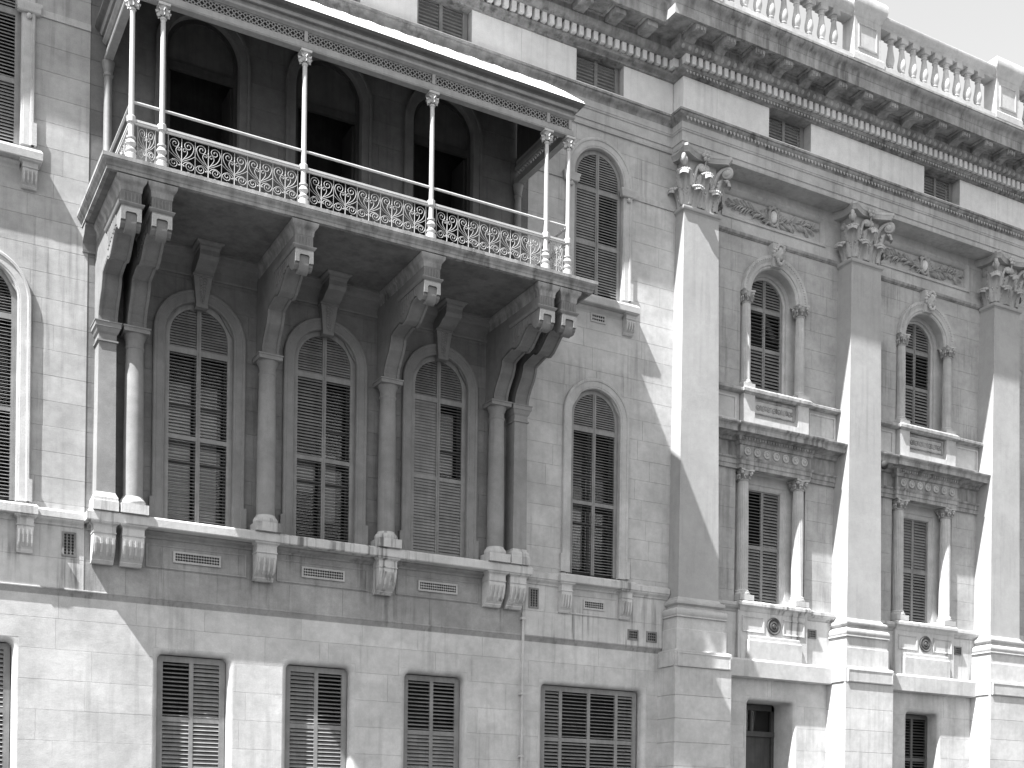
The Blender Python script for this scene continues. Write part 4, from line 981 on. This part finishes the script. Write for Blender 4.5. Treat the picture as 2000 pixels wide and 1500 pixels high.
# scroll panel motif, unit 0.5 wide, drawn in the plane of the railing
def spiral(cx, cz, r, a0, turns, sgn, n=20):
    return [(cx + r * (1 - .84 * i / n) * cos(a0 + sgn * 2 * PI * turns * i / n), cz + r * (1 - .84 * i / n) * sin(a0 + sgn * 2 * PI * turns * i / n)) for i in range(n + 1)]
def bez(p0, p1, p2, p3, n=8):
    return [tuple((1 - t) ** 3 * a + 3 * (1 - t) ** 2 * t * b + 3 * (1 - t) * t * t * c_ + t ** 3 * d_ for a, b, c_, d_ in zip(p0, p1, p2, p3)) for t in [i / n for i in range(n + 1)]]
def p3(q, mirror, k): return [(x * (-1 if mirror else 1) * k, 0, z) for x, z in q]
def scroll_meshes(k):
    out = {}
    r = .0078
    st = MB(); st.tube([(0, 0, -.09), (0, 0, .10), (0, 0, .40), (0, 0, .60)], .012, 6, .006); st.ball(0, 0, .42, .014, .01, .03, 6, 4); st.ball(.04 * k, 0, .075, .02, .012, .016, 6, 4); st.ball(-.04 * k, 0, .075, .02, .012, .016, 6, 4)
    st.tube([(-.25 * k, 0, -.09), (-.25 * k, 0, .60)], .008, 4); st.tube([(.25 * k, 0, -.09), (.25 * k, 0, .60)], .008, 4)
    out['stem'] = st
    for m in (0, 1):
        top = bez((.0, .18), (.06, .22), (.20, .26), (.225, .44)) + spiral(.125, .46, .098, 0, 1.55, 1)
        low = bez((.0, .06), (.05, .16), (.13, .22), (.235, .10)) + spiral(.145, .095, .088, 0, 1.55, -1)
        hrt = bez((.0, .12), (.02, .22), (.13, .30), (.105, .36), 7) + spiral(.055, .365, .048, 0, 1.1, 1, 12)
        brn = bez((.0, .14), (.08, .20), (.16, .22), (.245, .30), 6)
        bot = spiral(.145, -.07, .075, PI, .5, -1, 10)
        for nm, q, rr_ in (('top_scroll', top, r), ('lower_scroll', low, r), ('heart_scroll', hrt, r * .95), ('branch', brn, r * .75), ('foot_scroll', bot, r * .85)):
            b = MB(); b.tube(p3(q, m, k), rr_, 5); out[nm + str(m)] = b
    return {n: (n.rstrip('01'), mb.mesh(n.rstrip('01'), 60)) for n, mb in out.items()}
SM = {}
def scroll_panel(k, M4):
    key = round(k, 3)
    if key not in SM: SM[key] = scroll_meshes(key)
    par = None
    for n, (nm, me) in SM[key].items():
        if n == 'stem': par = link('railing_panel', me, VER, 'scroll', M4)
    for n, (nm, me) in SM[key].items():
        if n != 'stem': link(nm, me, par, 'scroll', M4)
for a, b, n in zip(PX[:-1], PX[1:], (1, 5, 5, 5, 1)):
    l, r_ = a + .12, b - .12; wd = (r_ - l) / n
    for i in range(n): scroll_panel(wd / .5, T(l + wd * (i + .5), PD, 0))
for x in (LEFT, RIGHT):
    wd = (PD - .12 - .25) / 4
    for i in range(4): scroll_panel(wd / .5, T(x, .25 + wd * (i + .5), 0) @ Matrix.Rotation(PI / 2, 4, 'Z'))

# canopy: beam, fret frieze, eaves moulding, sheet roof
CP = [(LEFT, .02), (LEFT, PD), (RIGHT, PD), (RIGHT, .02)]
MB().sweep(CP, [(-.07, 2.97), (.08, 2.97), (.095, 3.0), (.075, 3.02), (.075, 3.10), (.05, 3.135), (-.06, 3.135)]).build('beam', 'beam', VER)
MB().sweep(CP, [(-.05, 3.345), (.05, 3.345), (.06, 3.36), (.10, 3.385), (.11, 3.42), (-.05, 3.42)]).build('frieze_rail', 'beam', VER, 35)
MB().sweep(CP, [(-.02, 3.422), (.07, 3.422), (.07, 3.52), (-.02, 3.52)]).build('fascia', 'shut', VER)
MB().sweep(CP, [(-.02, 3.522), (.13, 3.522), (.14, 3.538), (.145, 3.552), (.162, 3.57), (-.02, 3.57)]).build('eave_fillet', 'beam', VER)
MB().sweep(CP, [(-.02, 3.572), (.15, 3.572)] + cyma(.16, 3.575, .25, 3.65) + [(.26, 3.652), (.26, 3.668), (.0, 3.69)]).build('gutter', 'eave', VER, 35)
def fret(p0, p1):
    L = math.hypot(p1[0] - p0[0], p1[1] - p0[1]); n = max(1, round(L / .11)); b = MB()
    ux, ud = (p1[0] - p0[0]) / L, (p1[1] - p0[1]) / L
    def ringat(s, z, r, th=.012):
        pts = [(p0[0] + ux * (s + r * cos(a)), p0[1] + ud * (s + r * cos(a)), z + r * sin(a)) for a in [k * PI / 5 for k in range(11)]]
        b.tube(pts, th, 4)
    for i in range(n):
        s = L * (i + .5) / n; ringat(s, 3.195, .034); ringat(s, 3.285, .034)
        for sg in (-1, 1): b.tube([(p0[0] + ux * (s - .055), p0[1] + ud * (s - .055), 3.24 - sg * .055), (p0[0] + ux * (s + .055), p0[1] + ud * (s + .055), 3.24 + sg * .055)], .010, 4)
    for z in (3.145, 3.335): b.tube([(p0[0], p0[1], z), (p1[0], p1[1], z)], .014, 4)
    return b.build('fret_panel', 'fret', VER)
FD = PD + .02
for a, b in zip(PX[:-1], PX[1:]):
    fret((a + .04, FD), (b - .04, FD))
    MB().box(a + .03, b - .03, PD - .03, PD - .015, 3.137, 3.344).build('frieze_back', 'board', VER)
for x in (LEFT, RIGHT): fret((x, .06), (x, PD - .05))
for x in PX: MB().box(x - .035, x + .035, PD - .05, PD + .062, 3.136, 3.344).build('frieze_block', 'beam', VER)
# lean-to roof sheet with rolled seams, hip-less ends
x0, x1 = LEFT - .25, RIGHT + .25
rf = MB(); prof = [(.10, 5.57), (.16, 5.575), (1.0, 4.98), (1.8, 4.38), (2.66, 3.69), (2.68, 3.67), (2.64, 3.667), (1.78, 4.34), (.98, 4.94), (.10, 5.53)]
rf.prismx(x0, x1, prof); ROOF = rf.build('roof', 'roof', VER)
n = 16
for i in range(n + 1):
    x = x0 + .03 + (x1 - x0 - .06) * i / n
    MB().tube([(x, .17, 5.572), (x, 1.0, 4.982), (x, 1.8, 4.382), (x, 2.655, 3.697)], .014, 5).build('seam', 'roof', ROOF)
for x in (LEFT, RIGHT): MB().prismx(x - .02, x + .02, [(.05, 3.60), (2.55, 3.60), (1.75, 4.28), (.95, 4.90), (.05, 5.50)]).build('gable_board', 'board', VER)
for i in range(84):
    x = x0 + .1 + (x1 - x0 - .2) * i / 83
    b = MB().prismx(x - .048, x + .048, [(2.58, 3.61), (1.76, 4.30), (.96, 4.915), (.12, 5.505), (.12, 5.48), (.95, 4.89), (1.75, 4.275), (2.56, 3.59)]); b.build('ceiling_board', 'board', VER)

# ------------------------------------------------------------------ drainpipe and lamp on the wall
DP = MB().tube([(9.75, .05, -7.15), (9.75, .05, -10), (9.75, .05, GZ)], .036, 12).build('drainpipe', 'trim', None, 60)
tag(DP, 'narrow pale drainpipe running down the basement wall right of the balcony', 'drainpipe')
br = MB()
for z in (-7.3, -9.1, -10.6, -12.2): br.box(9.69, 9.81, -.04, .09, z - .03, z + .03)
br.build('pipe_clip', 'trim', DP)
LX = 21.12
lm = MB(); lm.tube([(LX, -.10, -2.02), (LX, .20, -2.0), (LX, .34, -1.97)], .035, 8); lm.lathe(LX, .42, [(.02, -2.10), (.08, -2.07), (.105, -1.98), (.09, -1.90), (.03, -1.86)], 14)
tag(lm.build('wall_lamp', 'dark', None, 50), 'small dark round lamp on a short arm beside the middle pilaster', 'lamp')
print('slats', SLATS[0], 'stones', len(stones), 'objects', len(bpy.data.objects))
